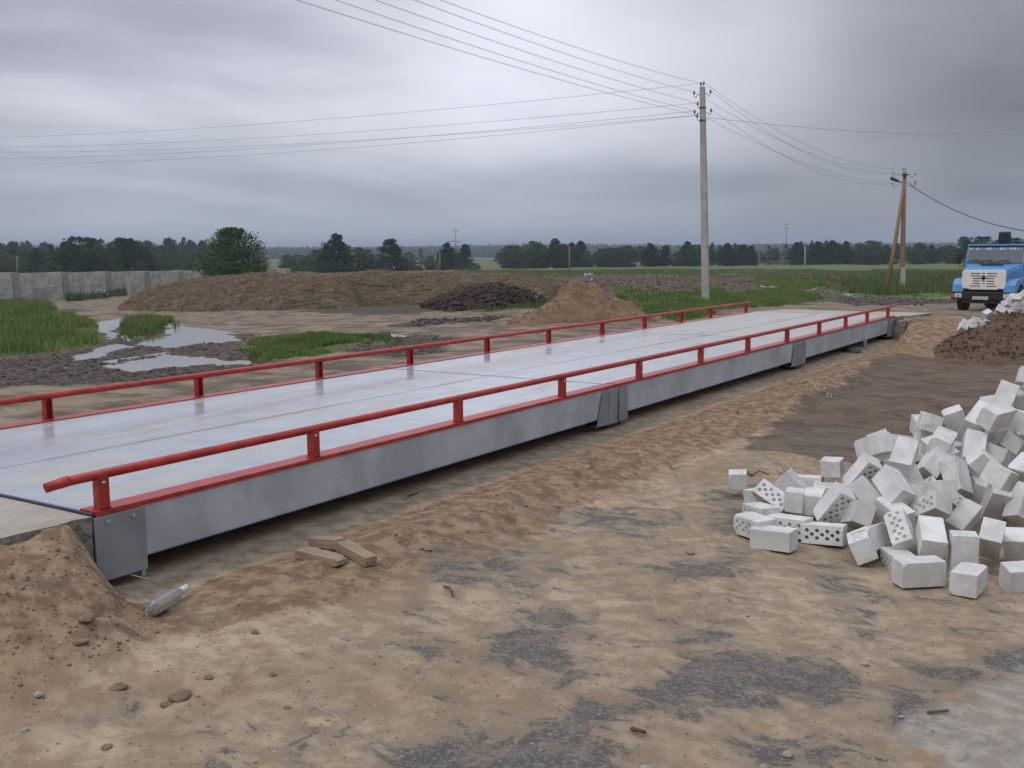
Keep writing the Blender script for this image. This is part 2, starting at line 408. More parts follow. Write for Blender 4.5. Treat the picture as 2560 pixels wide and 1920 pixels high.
WIREM = mat('cable', (.22, .22, .24), .6)
PORC = mat('porcelain', (.045, .075, .08), .25)
RUBBER = mat('tyre_rubber', (.028, .026, .024), .85, noise=.4, nscale=8, bump=.2)
BLUE = mat('blue_paint', (.10, .30, .59), .42, coat=.15, noise=.22, nscale=3)
CREAM = mat('cream_paint', (.76, .75, .70), .4, noise=.08, nscale=3)
BLACKP = mat('black_paint', (.012, .012, .014), .5)
LAMPG = mat('lamp_glass', (.6, .62, .62), .15)
ORANGE = mat('orange_lens', (.5, .11, .02), .3)
PLATEW = mat('plate_white', (.62, .64, .60), .5)
WHITE = mat('white_mark', (.75, .76, .78), .4)
SILV = mat('silver_mark', (.30, .33, .42), .3)
GLASS = mat('dark_glass', (.075, .085, .10), .08, spec=.8)
PLAST = mat('plastic_scrap', (.42, .46, .49), .4, noise=.2, nscale=5)
STONE = mat('stone', (.34, .32, .29), .85, noise=.3, nscale=20, bump=.3, rand=.6)
CLODM = mat('sand_crust', (.27, .185, .115), .95, noise=.35, nscale=18, bump=.8, bscale=60, rand=.3)
FENCEM = mat('fence_concrete', (.54, .525, .465), .9, noise=.38, nscale=1.2, bump=.3, bscale=8)

def attr(t, nm):
    return t.add('ShaderNodeAttribute', attribute_name=nm)
def hm(t, c, k):   # scale a colour
    vm = t.add('ShaderNodeVectorMath', operation='SCALE'); t.set(vm, 0, c); t.set(vm, 'Scale', k); return vm.outputs[0]
def ground_material():
    m_ = bpy.data.materials.new('ground'); m_.use_nodes = True; t = NT(m_.node_tree); b = t.n['Principled BSDF']
    geo = t.add('ShaderNodeNewGeometry'); pos = geo.outputs['Position']
    A = t.add('ShaderNodeSeparateColor'); t.l.new(attr(t, 'ma').outputs['Color'], A.inputs[0])     # asph, soil, mud
    B = t.add('ShaderNodeSeparateColor'); t.l.new(attr(t, 'mb').outputs['Color'], B.inputs[0])     # grass, field, conc
    C = t.add('ShaderNodeSeparateColor'); t.l.new(attr(t, 'mc').outputs['Color'], C.inputs[0])     # yard, trench, wet
    fine = t.noise(pos, 55, 5, .7); mid = t.noise(pos, 9, 6, .62); big = t.noise(pos, 1.1, 5, .55); spk = t.noise(pos, 160, 2, .5)
    pat = t.noise(pos, 3.2, 9, .66, .25)
    sand = t.mix(t.ramp(big, .36, .64), (.325, .242, .155), (.445, .350, .236))
    sand = t.mix(t.ramp(mid, .40, .62), t.mix(.55, sand, (.195, .135, .082)), sand)
    brn = t.mix(t.ramp(mid, .38, .64), (.165, .110, .068), (.315, .222, .138))
    sand = t.mix(t.ramp(t.math('ADD', C.outputs[2], t.math('MULTIPLY', t.math('SUBTRACT', pat, .5), .9)), .30, .75), sand, brn)
    # grains and bits: dark and pale specks
    sand = t.mix(t.math('MULTIPLY', t.ramp(fine, .58, .72), .55), sand, (.14, .10, .07))
    vor = t.add('ShaderNodeTexVoronoi', {'Scale': 42.0}); t.l.new(pos, vor.inputs['Vector'])
    sel = t.math('GREATER_THAN', t.add('ShaderNodeSeparateColor', {0: vor.outputs['Color']}).outputs[0], .93)
    peb = t.math('MULTIPLY', sel, t.math('LESS_THAN', vor.outputs['Distance'], .20))
    sand = t.mix(peb, sand, (.46, .42, .36))
    sel2 = t.math('GREATER_THAN', t.add('ShaderNodeSeparateColor', {0: vor.outputs['Color']}).outputs[1], .86)
    peb2 = t.math('MULTIPLY', sel2, t.math('LESS_THAN', vor.outputs['Distance'], .22))
    sand = t.mix(peb2, sand, (.09, .07, .055))
    yard = t.mix(t.ramp(t.noise(t.scale(pos, .75, 1.1, 1, R(25)), 1.3, 8, .66), .38, .62), (.11, .086, .060), (.275, .217, .150))
    yard = t.mix(t.math('MULTIPLY', t.ramp(mid, .5, .7), .5), yard, (.09, .07, .055))
    c = t.mix(C.outputs[0], sand, yard)
    soil = t.mix(t.ramp(t.noise(t.scale(pos, .9, 1.3, 1, R(10)), 3.2, 9, .7), .35, .65), (.094, .067, .048), (.168, .124, .086))
    soil = t.mix(t.math('MULTIPLY', t.ramp(fine, .5, .7), .5), soil, (.06, .05, .042))
    fs = t.ramp(t.math('ADD', A.outputs[1], t.math('MULTIPLY', t.math('SUBTRACT', pat, .5), 1.4)), .40, .62)
    c = t.mix(fs, c, soil)
    # worn asphalt showing through the sand
    ag = t.add('ShaderNodeTexVoronoi', {'Scale': 95.0}); t.l.new(pos, ag.inputs['Vector'])
    agc = t.add('ShaderNodeSeparateColor', {0: ag.outputs['Color']}).outputs[0]
    asp = t.mix(t.ramp(agc, .45, 1.0), (.085, .082, .080), (.19, .18, .165))
    asp = t.mix(t.math('GREATER_THAN', agc, .982), asp, (.25, .235, .21))
    asp = t.mix(t.math('MULTIPLY', t.ramp(mid, .45, .68), .55), asp, (.23, .185, .135))
    pat2 = t.noise(t.scale(pos, 1, 1.35, 1, R(20)), 3.9, 12, .74, .6)
    fa = t.ramp(t.math('ADD', t.math('SUBTRACT', A.outputs[0], .5), t.math('MULTIPLY', t.math('SUBTRACT', pat2, .5), 3.6)), .06, .26)
    fd = t.ramp(t.math('ADD', t.math('SUBTRACT', A.outputs[0], .5), t.math('MULTIPLY', t.math('SUBTRACT', pat2, .5), 2.0)), -.42, .12)
    c = t.mix(t.math('MULTIPLY', fd, .58), c, (.195, .172, .142))
    c = t.mix(t.math('MULTIPLY', fa, .86), c, asp)
    conc = t.mix(t.ramp(mid, .4, .65), (.27, .262, .235), (.39, .375, .335))
    fc = t.ramp(t.math('ADD', B.outputs[2], t.math('MULTIPLY', t.math('SUBTRACT', pat2, .5), 3.2)), .42, .85)
    c = t.mix(t.math('MULTIPLY', fc, .62), c, conc)
    strip = t.mix(t.ramp(mid, .38, .62), (.155, .125, .092), (.25, .225, .18))
    c = t.mix(t.math('MULTIPLY', C.outputs[1], .75), c, strip)
    mud = t.mix(t.ramp(mid, .36, .64), (.026, .021, .017), (.105, .080, .058))
    fm = t.ramp(t.math('ADD', A.outputs[2], t.math('MULTIPLY', t.math('SUBTRACT', pat, .5), 1.3)), .38, .62)
    c = t.mix(fm, c, mud)
    gr = t.mix(t.ramp(mid, .38, .62), (.045, .060, .018), (.115, .115, .045))
    fg = t.ramp(t.math('ADD', B.outputs[0], t.math('MULTIPLY', t.math('SUBTRACT', pat, .5), 1.2)), .38, .60)
    c = t.mix(fg, c, gr)
    fl = t.noise(t.scale(pos, .06, .06, 1), 1.0, 7, .65); fl2 = t.noise(t.scale(pos, .7, .7, 1), 1.0, 5, .6)
    fcol = t.mix(t.ramp(fl, .40, .62), (.125, .125, .048), (.082, .145, .034))
    fcol = t.mix(t.math('MULTIPLY', t.ramp(fl2, .45, .7), .5), fcol, (.05, .07, .02))
    c = t.mix(B.outputs[1], c, fcol); c = t.mix(t.math('MULTIPLY', t.ramp(t.noise(pos, .35, 6, .6), .5, .7), t.math('MULTIPLY', C.outputs[0], .4)), c, (.07, .055, .04))
    t.set(b, 'Base Color', c)
    rg = t.math('SUBTRACT', .93, t.math('MULTIPLY', t.math('MULTIPLY', fm, t.ramp(mid, .35, .6)), .22)); t.set(b, 'Roughness', rg)
    t.set(b, 'Specular IOR Level', .2)
    hgt = t.math('ADD', t.math('MULTIPLY', fine, .5), t.math('ADD', mid, t.math('MULTIPLY', spk, .18)))
    hgt = t.math('SUBTRACT', hgt, t.math('MULTIPLY', fa, .12))
    bn = t.add('ShaderNodeBump', {'Strength': .75, 'Distance': .022, 'Height': hgt}); t.l.new(bn.outputs[0], b.inputs['Normal'])
    return m_
GROUND = ground_material()
# ------------------------------------------------------------------ ground sheet (one mesh out to the horizon)
def build_ground():
    ang = np.concatenate([np.linspace(-180, -36, 60)[:-1], np.linspace(-36, 36, 900)[:-1], np.linspace(36, 180, 60)[:-1]])
    n1_ = 560; r1 = np.geomspace(1.0, 60, n1_); r2 = np.geomspace(60, 5000, 120)[1:]
    rr = np.concatenate([[.15], r1, r2])
    az = math.atan2(FH.x, FH.y)+np.radians(ang)
    X = EYE.x+np.outer(rr, np.sin(az)); Y = EYE.y+np.outer(rr, np.cos(az))
    x = X.ravel(); y = Y.ravel()
    zz = height(x, y); M_ = masks(x, y)
    pm = np.max(pud_masks(x, y, .45), axis=0)
    M_['mud'] = np.maximum(M_['mud'], pm)
    tr_ = sst(FXE+.06, FXE-.04, x)*sst(-3.4, -3.3, x)*(y > -.1)*(y < 17.7)
    bare = fbm(x, y, 1.2, 3)
    tr_ = tr_*sst(.30, .55, bare+.15)
    na, nr = len(ang), len(rr)
    i = np.arange(nr-1)[:, None]*na; j = np.arange(na)[None, :]; j2 = (j+1) % na
    F = np.stack([i+j, i+j2, i+na+j2, i+na+j], -1).reshape(-1, 4)
    o = np_mesh('ground', np.stack([x, y, zz], 1), F[:, ::-1], GROUND, True,
                {'ma': np.stack([M_['asph'], M_['soil'], M_['mud']], 1), 'mb': np.stack([M_['grass'], M_['field'], M_['conc']], 1),
                 'mc': np.stack([M_['yard'], tr_*sst(-.2, .15, x), M_['brown']], 1)})
    # close the small centre under the viewer
    tag(o, kind='structure', label='sandy building-site ground running out to green fields')
build_ground()
# ------------------------------------------------------------------ puddles
def water_mat():
    m_ = bpy.data.materials.new('puddle_water'); m_.use_nodes = True; t = NT(m_.node_tree); b = t.n['Principled BSDF']
    pos = t.add('ShaderNodeNewGeometry').outputs['Position']
    t.set(b, 'Base Color', (.075, .058, .036)); t.set(b, 'Roughness', .035); t.set(b, 'IOR', 1.33); t.set(b, 'Specular IOR Level', .75)
    bn = t.add('ShaderNodeBump', {'Strength': .04, 'Distance': .01, 'Height': t.noise(pos, 5, 2)}); t.l.new(bn.outputs[0], b.inputs['Normal'])
    return m_
WATER = water_mat()
for P, lev in zip(PUD, PLEV):
    c = P.mean(0); Q = c+(P-c)*1.12
    d = Q-c; L = np.linalg.norm(d, axis=1, keepdims=True); Q = c+d/L*(L+.25)
    mb = MB(); mb.quad(*[(q[0], q[1], lev-.004) for q in Q])
    o = mb.build('puddle', WATER); tag(o, kind='structure', label='shallow rain puddle lying in churned mud')
# ------------------------------------------------------------------ the weighbridge
def deck_mat():
    m_ = bpy.data.materials.new('deck_paint'); m_.use_nodes = True; t = NT(m_.node_tree); b = t.n['Principled BSDF']
    pos = t.add('ShaderNodeNewGeometry').outputs['Position']
    sp = t.add('ShaderNodeSeparateXYZ'); t.l.new(pos, sp.inputs[0])
    st = t.noise(t.scale(pos, 1.0, .22, 1), 2.2, 7, .62, .4); n = t.noise(pos, 3.5, 6, .6); fine = t.noise(pos, 30, 4, .65)
    base = t.mix(t.ramp(n, .35, .65), (.325, .352, .385), (.395, .418, .445))
    dust = t.ramp(t.math('ADD', st, t.math('MULTIPLY', t.ramp(sp.outputs[1], 4, 17), .17)), .50, .66)
    base = t.mix(t.math('MULTIPLY', dust, .55), base, (.43, .385, .30))
    scuff = t.ramp(t.noise(t.scale(pos, 3, .6, 1, R(6)), 3.0, 8, .7), .66, .72)
    base = t.mix(t.math('MULTIPLY', scuff, .5), base, (.20, .145, .09))
    vo = t.add('ShaderNodeTexVoronoi', {'Scale': 7.0}); t.l.new(pos, vo.inputs['Vector'])
    dot = t.math('MULTIPLY', t.math('LESS_THAN', vo.outputs['Distance'], .085), t.math('GREATER_THAN', t.add('ShaderNodeSeparateColor', {0: vo.outputs['Color']}).outputs[0], .72))
    base = t.mix(t.math('MULTIPLY', dot, .7), base, (.12, .09, .06))
    # dirt gathered along the plate seam and the flanges
    seam = t.math('SUBTRACT', 1.0, t.ramp(t.math('ABSOLUTE', t.math('ADD', sp.outputs[0], 1.5)), .0, .10))
    base = t.mix(t.math('MULTIPLY', t.math('MULTIPLY', seam, t.ramp(st, .40, .60)), .75), base, (.28, .22, .15))
    t.set(b, 'Base Color', base)
    rg = t.math('ADD', .13, t.math('ADD', t.math('MULTIPLY', dust, .30), t.math('MULTIPLY', t.ramp(fine, .4, .7), .10))); t.set(b, 'Roughness', rg)
    t.set(b, 'Specular IOR Level', .6)
    bn = t.add('ShaderNodeBump', {'Strength': .05, 'Distance': .01, 'Height': t.noise(pos, 1.6, 3)}); t.l.new(bn.outputs[0], b.inputs['Normal'])
    return m_
DECK = deck_mat()
Y0, Y1 = -.05, 17.68; JO = [5.80, 11.70]; secs = [(Y0, JO[0]-.02), (JO[0]+.02, JO[1]-.02), (JO[1]+.02, Y1)]
wb = empty('weighbridge', (0, 0, 0), 'long grey steel weighbridge with red pipe side rails spanning a shallow sandy trench', 'weighbridge')
for (a, b_) in secs:
    mb = MB()
    # two plate strips with a narrow seam
    mb.box(-1.492, -.135, a, b_, -.02, 0); mb.box(-2.865, -1.504, a, b_, -.02, 0)
    mb.build('deck_plate', DECK, wb)
    for sx, x0, x1 in ((1, -.133, .004), (-1, -3.004, -2.867)):
        f = MB().box(x0, x1, a, b_, -.018, .008, bev=.002).build('edge_flange', RED, wb)
        xw = -.012 if sx > 0 else -2.988
        g = MB(); g.box(xw-.006, xw+.006, a+.004, b_-.004, -.292, -.019)
        g.box(min(xw, xw-sx*.10), max(xw, xw-sx*.10), a+.004, b_-.004, -.302, -.2925)
        g = g.build('side_girder', GIRD, wb)
    mb = MB()
    for k in range(5):
        yy = a+.3+(b_-a-.6)*k/4
        mb.box(-2.95, -.03, yy-.04, yy+.04, -.26, -.03)
    mb.build('cross_beam', DARK, wb)
    MB().box(-1.53, -1.47, a, b_, -.28, -.262).build('centre_beam', DARK, wb)
def end_plate(y0, y1, x, side=1, gusset=0, zb=-.365, bolts=((.2,), (.8,))):
    p = MB().box(x-.006, x+.006, y0, y1, zb, -.022, bev=.0015)
    p = p.build('joint_plate', PLATE, wb)
    for q in (.25, .75): MB().disc((x+.006*side, y0+(y1-y0)*q, -.055), (side, 0, 0), .011, .009, 6).build('bolt', BOLT, p)
    if gusset:
        g = MB(); s = gusset; ye = y0 if s < 0 else y1; xi = -.005
        # sloping stiffener running back from the plate to the web
        g.quad((x, ye, -.03), (x, ye, zb), (xi+.012, ye+s*.20, zb), (xi+.012, ye+s*.07, -.03))
        g.quad((x, ye, zb), (xi-.1, ye, zb), (xi-.1, ye+s*.20, zb), (xi+.012, ye+s*.20, zb))
        gg = g.build('gusset', PLATE, p)
        MB().disc((x-.022, ye+s*.055, -.29), (1, -.2*s, 0), .012, .012, 10).build('gusset_hole', DARK, gg)
    return p
end_plate(-.074, .235, .013)
MB().box(-.01, .012, .20, .225, -.40, -.366).build('support_foot', BOLT, wb)
MB().box(-.06, -.02, .03, .07, -.46, -.30).box(-.14, -.11, .02, .05, -.46, -.30).build('support_post', RUST, wb)
MB().tube([(-.01, .10, -.36), (.05, .18, -.40), (.07, .20, -.405)], .004, 6).build('sensor_cable', BOLT, wb)
for J in JO:
    end_plate(J-.215, J-.03, .030, gusset=-1); end_plate(J+.03, J+.215, .018)
    MB().box(-.25, -.02, J-.15, J+.15, -.43, -.303).build('load_cell_mount', DARK, wb)
end_plate(Y1-.42, Y1-.23, .030, gusset=-1)
MB().box(-.25, -.02, Y1-.35, Y1-.1, -.43, -.303).build('load_cell_mount', DARK, wb)
# guard rails
PY_NEAR = [.01, 1.58, 3.18, 4.79, 6.38, 8.02, 9.59, 11.18, 12.74, 14.25, 15.66, 17.22]
PY_FAR = [.02, 1.62, 3.15, 4.75, 6.29, 7.91, 9.49, 11.13, 12.67, 14.21, 15.62, 17.55]
def guard(px, pys, ends, side):
    mb = MB(); zc = .193
    mb.tube([(px, -.175, zc-.003), (px, 3, zc), (px, 9, zc), (px, 17.0, zc), (px+.0, ends[1][1]*.3+.7*17.3, zc+.002)], .0255, 14)
    rail = mb.build('guard_rail', RED, wb)
    e = MB()
    # bent open end pipes
    for (ex, ey, ez), y0 in ((ends[0], -.17), (ends[1], 17.3)):
        p0 = Vector((px, y0, zc-.002)); p1 = Vector((ex, ey, ez)); d = (p1-p0).normalized()
        a = MB()
        seg = 14; q = d.orthogonal().normalized(); r2 = d.cross(q)
        rings = []
        for pt, rad in ((p0, .0275), (p0+d*.05, .0275), (p0+d*.051, .0255), (p1, .0255), (p1, .0215), (p1-d*.10, .0215)):
            rings.append([a.b.verts.new(pt+(q*math.cos(2*math.pi*k/seg)+r2*math.sin(2*math.pi*k/seg))*rad) for k in range(seg)])
        for A, B in zip(rings, rings[1:]):
            for k in range(seg):
                f = a.b.faces.new((A[k], A[(k+1) % seg], B[(k+1) % seg], B[k])); f.smooth = True
        a.b.faces.new(rings[0][::-1]); ff = a.b.faces.new(rings[-1]); 
        a.build('rail_end', RED, rail)
    for y in pys:
        p = MB()
        # channel post open along the bridge: web outside, two flanges
        w2, dp = .031, .052
        x0 = px-dp/2; x1 = px+dp/2
        p.box(x0, x1, y-w2, y-w2+.005, .008, zc-.012)
        p.box(x0, x1, y+w2-.005, y+w2, .008, zc-.012)
        p.box(x1-.006 if side > 0 else x0, x1 if side > 0 else x0+.006, y-w2+.0052, y+w2-.0052, .008, zc-.004)
        p.box(x0, x1, y-w2-.008, y+w2+.008, .0082, .013)
        po = p.build('rail_post', RED, rail)
        xf = x1+.0012 if side > 0 else x0-.0012
        MB().box(min(xf, xf-.001*side), max(xf, xf-.001*side), y-.010, y+.010, zc-.045, zc-.036).build('slot', WHITE if random.random() < .6 else DARK, po)
e0 = hitz(97, 1055, .170); e1 = hitz(1950, 661, .215)
guard(-.030, PY_NEAR, ((e0.x, e0.y, .170), (-.02, 18.0, .215)), 1)
guard(-2.972, PY_FAR, ((-2.97, -.52, .18), (-2.97, 17.75, .20)), -1)
MB().box(-2.99, -.005, -.0735, -.060, -.05, .001).build('end_angle', mat('dark_blue_paint', (.03, .035, .09), .5), wb)
# foundation, ramps
fnd = MB().box(-3.45, FXE, -.2, 17.62, -.9, -.438).build('foundation_slab', mat('dusty_concrete', (.27, .235, .175), .9, noise=.3, nscale=3, bump=.3)); tag(fnd, 'sand-dusted concrete foundation slab under the weighbridge', 'foundation', kind='thing')
def rough_slab(name, x0, x1, y0, y1, z0, z1, label, cat, mats, nx=40, ny=40, slope=0, jag=.03, edge='x1'):
    b = bmesh.new(); g = {}
    for j in range(ny+1):
        for i in range(nx+1):
            u, v = i/nx, j/ny; x = x0+(x1-x0)*u; y = y0+(y1-y0)*v
            jx = (random.random()-.5)*jag*(i == nx); jy = (random.random()-.5)*jag*.3*(j == 0)
            g[i, j] = b.verts.new((x+jx, y+jy, z1+slope*(y-y0)+(float(fbm(np.array(x), np.array(y), .5, 3))-.5)*.012))
    for j in range(ny):
        for i in range(nx): b.faces.new((g[i, j], g[i+1, j], g[i+1, j+1], g[i, j+1]))
    rim = [g[i, 0] for i in range(nx+1)]+[g[nx, j] for j in range(1, ny+1)]+[g[i, ny] for i in range(nx-1, -1, -1)]+[g[0, j] for j in range(ny-1, 0, -1)]
    prev = rim
    for lv in range(1, 5):
        cur = [b.verts.new((v.co.x+(random.random()-.5)*jag, v.co.y+(random.random()-.5)*jag*.4, v.co.z*(1-lv/4)+z0*lv/4)) for v in rim]
        for k in range(len(rim)):
            f = b.faces.new((prev[k], cur[k], cur[(k+1) % len(rim)], prev[(k+1) % len(rim)])); f.material_index = 1
        prev = cur
    me = bpy.data.meshes.new(name); bmesh.ops.recalc_face_normals(b, faces=b.faces); b.to_mesh(me); b.free()
    o = link(name, me, mats); tag(o, label, cat); return o
rough_slab('ramp_slab', -3.15, -.005, -4.0, -.078, -.5, -.012, 'sandy concrete approach slab with a broken edge at the near end of the weighbridge', 'ramp', [CONCM, CONCR])
rough_slab('ramp_slab', -3.1, .12, 17.72, 20.6, -.6, -.012, 'pale concrete approach slab at the far end of the weighbridge', 'ramp', [CONCM, CONCR], slope=-.03)
t_ = empty('foundation_post', (.16, 17.45, -.43), 'broken concrete stub and pale sheet beside the far end of the weighbridge', 'concrete stub')
MB().box(-.06, .10, -.10, .14, 0, .36, bev=.012).build('stub', CONCR, t_)
MB().prism([(.20, .16), (.44, .20), (.36, .43), (.22, .42)], .28, .30, 'y').build('sheet', PLAST, t_)
MB().box(-.05, .60, .12, .155, .425, .445, bev=.004).build('lath', WOOD, t_)
# ------------------------------------------------------------------ blocks
def block_mesh(name, seed, chip=0):
    rnd = random.Random(seed); A_, B_, C_ = .125, .06, .069
    n = 16
    def rect(sx, sy, jit, z0):
        pts = []
        for i in range(n): pts.append((-sx+2*sx*i/n, -sy))
        for i in range(9): pts.append((sx, -sy+2*sy*i/9))
        for i in range(n): pts.append((sx-2*sx*i/n, sy))
        for i in range(9): pts.append((-sx, sy-2*sy*i/9))
        return [Vector((x+(rnd.random()-.5)*jit, y+(rnd.random()-.5)*jit, z0+(rnd.random()-.5)*jit*.4)) for x, y in pts]
    e = .003
    rings = [rect(A_-e, B_-e, .0022, -C_), rect(A_, B_, .0014, -C_+e)]+[rect(A_, B_, .0009, -C_+2*C_*q) for q in (.12, .25, .4, .5, .6, .75, .88)]+[rect(A_, B_, .0014, C_-e), rect(A_-e, B_-e, .0022, C_)]
    if chip:
        for _ in range(chip):
            c = Vector((rnd.choice((-A_, A_)), rnd.choice((-B_, B_)), rnd.choice((-C_, C_))))
            rad = rnd.uniform(.009, .019)
            for rg in rings:
                for v in rg:
                    d = (v-c).length
                    if d < rad*1.4: v += Vector((-c.x*.6, -c.y, -c.z)).normalized()*(rad*1.4-d)*.62
    b = bmesh.new(); N = len(rings[0])
    vr = [[b.verts.new(v) for v in rg] for rg in rings]
    for P, Q in zip(vr, vr[1:]):
        for k in range(N): b.faces.new((P[k], P[(k+1) % N], Q[(k+1) % N], Q[k]))
    b.faces.new(vr[0][::-1])
    holes = [(-.0915+.061*i, s*.0225) for i in range(4) for s in (-1, 1)]+[(-.061+.061*i, 0) for i in range(3)]
    hs = 14; rr = .0135
    pts = [v.co.xy for v in vr[-1]]; edges = [(i, (i+1) % N) for i in range(N)]
    for hx, hy in holes:
        s0 = len(pts)
        for k in range(hs): pts.append(Vector((hx+rr*math.cos(2*math.pi*k/hs), hy+rr*math.sin(2*math.pi*k/hs))))
        edges += [(s0+k, s0+(k+1) % hs) for k in range(hs)]
    r = geometry.delaunay_2d_cdt(pts, edges, [], 0, 1e-6)
    zc = C_; mp = {}
    for i, p in enumerate(r[0]):
        orig = r[3][i]
        if orig and orig[0] < N: mp[i] = vr[-1][orig[0]]
        else: mp[i] = b.verts.new((p.x, p.y, zc))
    for f in r[2]:
        cx = sum(r[0][i].x for i in f)/len(f); cy = sum(r[0][i].y for i in f)/len(f)
        if any((cx-hx)**2+(cy-hy)**2 < (rr*.93)**2 for hx, hy in holes): continue
        if len({mp[i] for i in f}) == len(f):
            try: b.faces.new([mp[i] for i in f])
            except ValueError: pass
    inv = {}
    for i in mp:
        for o_ in r[3][i]: inv[o_] = mp[i]
    for h in range(len(holes)):
        top = [inv[N+h*hs+k] for k in range(hs)]
        hx, hy = holes[h]
        bot = [b.verts.new((hx+(v.co.x-hx)*.8, hy+(v.co.y-hy)*.8, zc-.115)) for v in top]
        for k in range(hs):
            f = b.faces.new((top[k], bot[k], bot[(k+1) % hs], top[(k+1) % hs])); f.smooth = True
        b.faces.new(bot)
    bmesh.ops.recalc_face_normals(b, faces=b.faces)
    me = bpy.data.meshes.new(name); b.to_mesh(me); b.free(); return me
def block_mat():
    m_ = bpy.data.materials.new('silicate_block'); m_.use_nodes = True; t = NT(m_.node_tree); b = t.n['Principled BSDF']
    tc = t.add('ShaderNodeTexCoord').outputs['Object']; oi = t.add('ShaderNodeObjectInfo')
    off = t.add('ShaderNodeVectorMath', operation='ADD'); t.l.new(tc, off.inputs[0])
    cm = t.add('ShaderNodeCombineXYZ', {0: t.math('MULTIPLY', oi.outputs['Random'], 37.0), 1: t.math('MULTIPLY', oi.outputs['Random'], 91.0), 2: 0.0}); t.l.new(cm.outputs[0], off.inputs[1])
    p = off.outputs[0]
    n = t.noise(p, 7, 6, .6); f = t.noise(p, 90, 4, .7); s = t.noise(t.scale(p, 1, 1, 12), 6, 5, .6)
    c = t.mix(t.ramp(n, .38, .64), (.55, .54, .515), (.67, .66, .64))
    c = t.mix(t.math('MULTIPLY', t.ramp(s, .5, .7), .18), c, (.44, .43, .41))
    dirt = t.ramp(t.noise(p, 4.5, 7, .7, .6), .62, .74)
    c = t.mix(t.math('MULTIPLY', dirt, .38), c, (.33, .27, .20))
    pit = t.ramp(f, .70, .76); c = t.mix(t.math('MULTIPLY', pit, .35), c, (.26, .25, .23))
    tint = t.math('ADD', t.math('MULTIPLY', oi.outputs['Random'], .20), .87)
    sm = t.ramp(t.noise(p, 2.6, 5, .6, 1.0), .60, .68); c = t.mix(t.math('MULTIPLY', sm, .5), c, (.42, .34, .25))
    t.set(b, 'Base Color', hm(t, c, tint)); t.set(b, 'Roughness', .9); t.set(b, 'Specular IOR Level', .25)
    bn = t.add('ShaderNodeBump', {'Strength': .45, 'Distance': .004, 'Height': t.math('ADD', t.math('MULTIPLY', f, .6), t.math('MULTIPLY', n, .6))}); t.l.new(bn.outputs[0], b.inputs['Normal'])
    return m_
BLK = block_mat()
BME = [block_mesh('block', 5+i, [1, 2, 3, 1, 4, 2][i]) for i in range(6)]
for me in BME: me.materials.append(BLK)
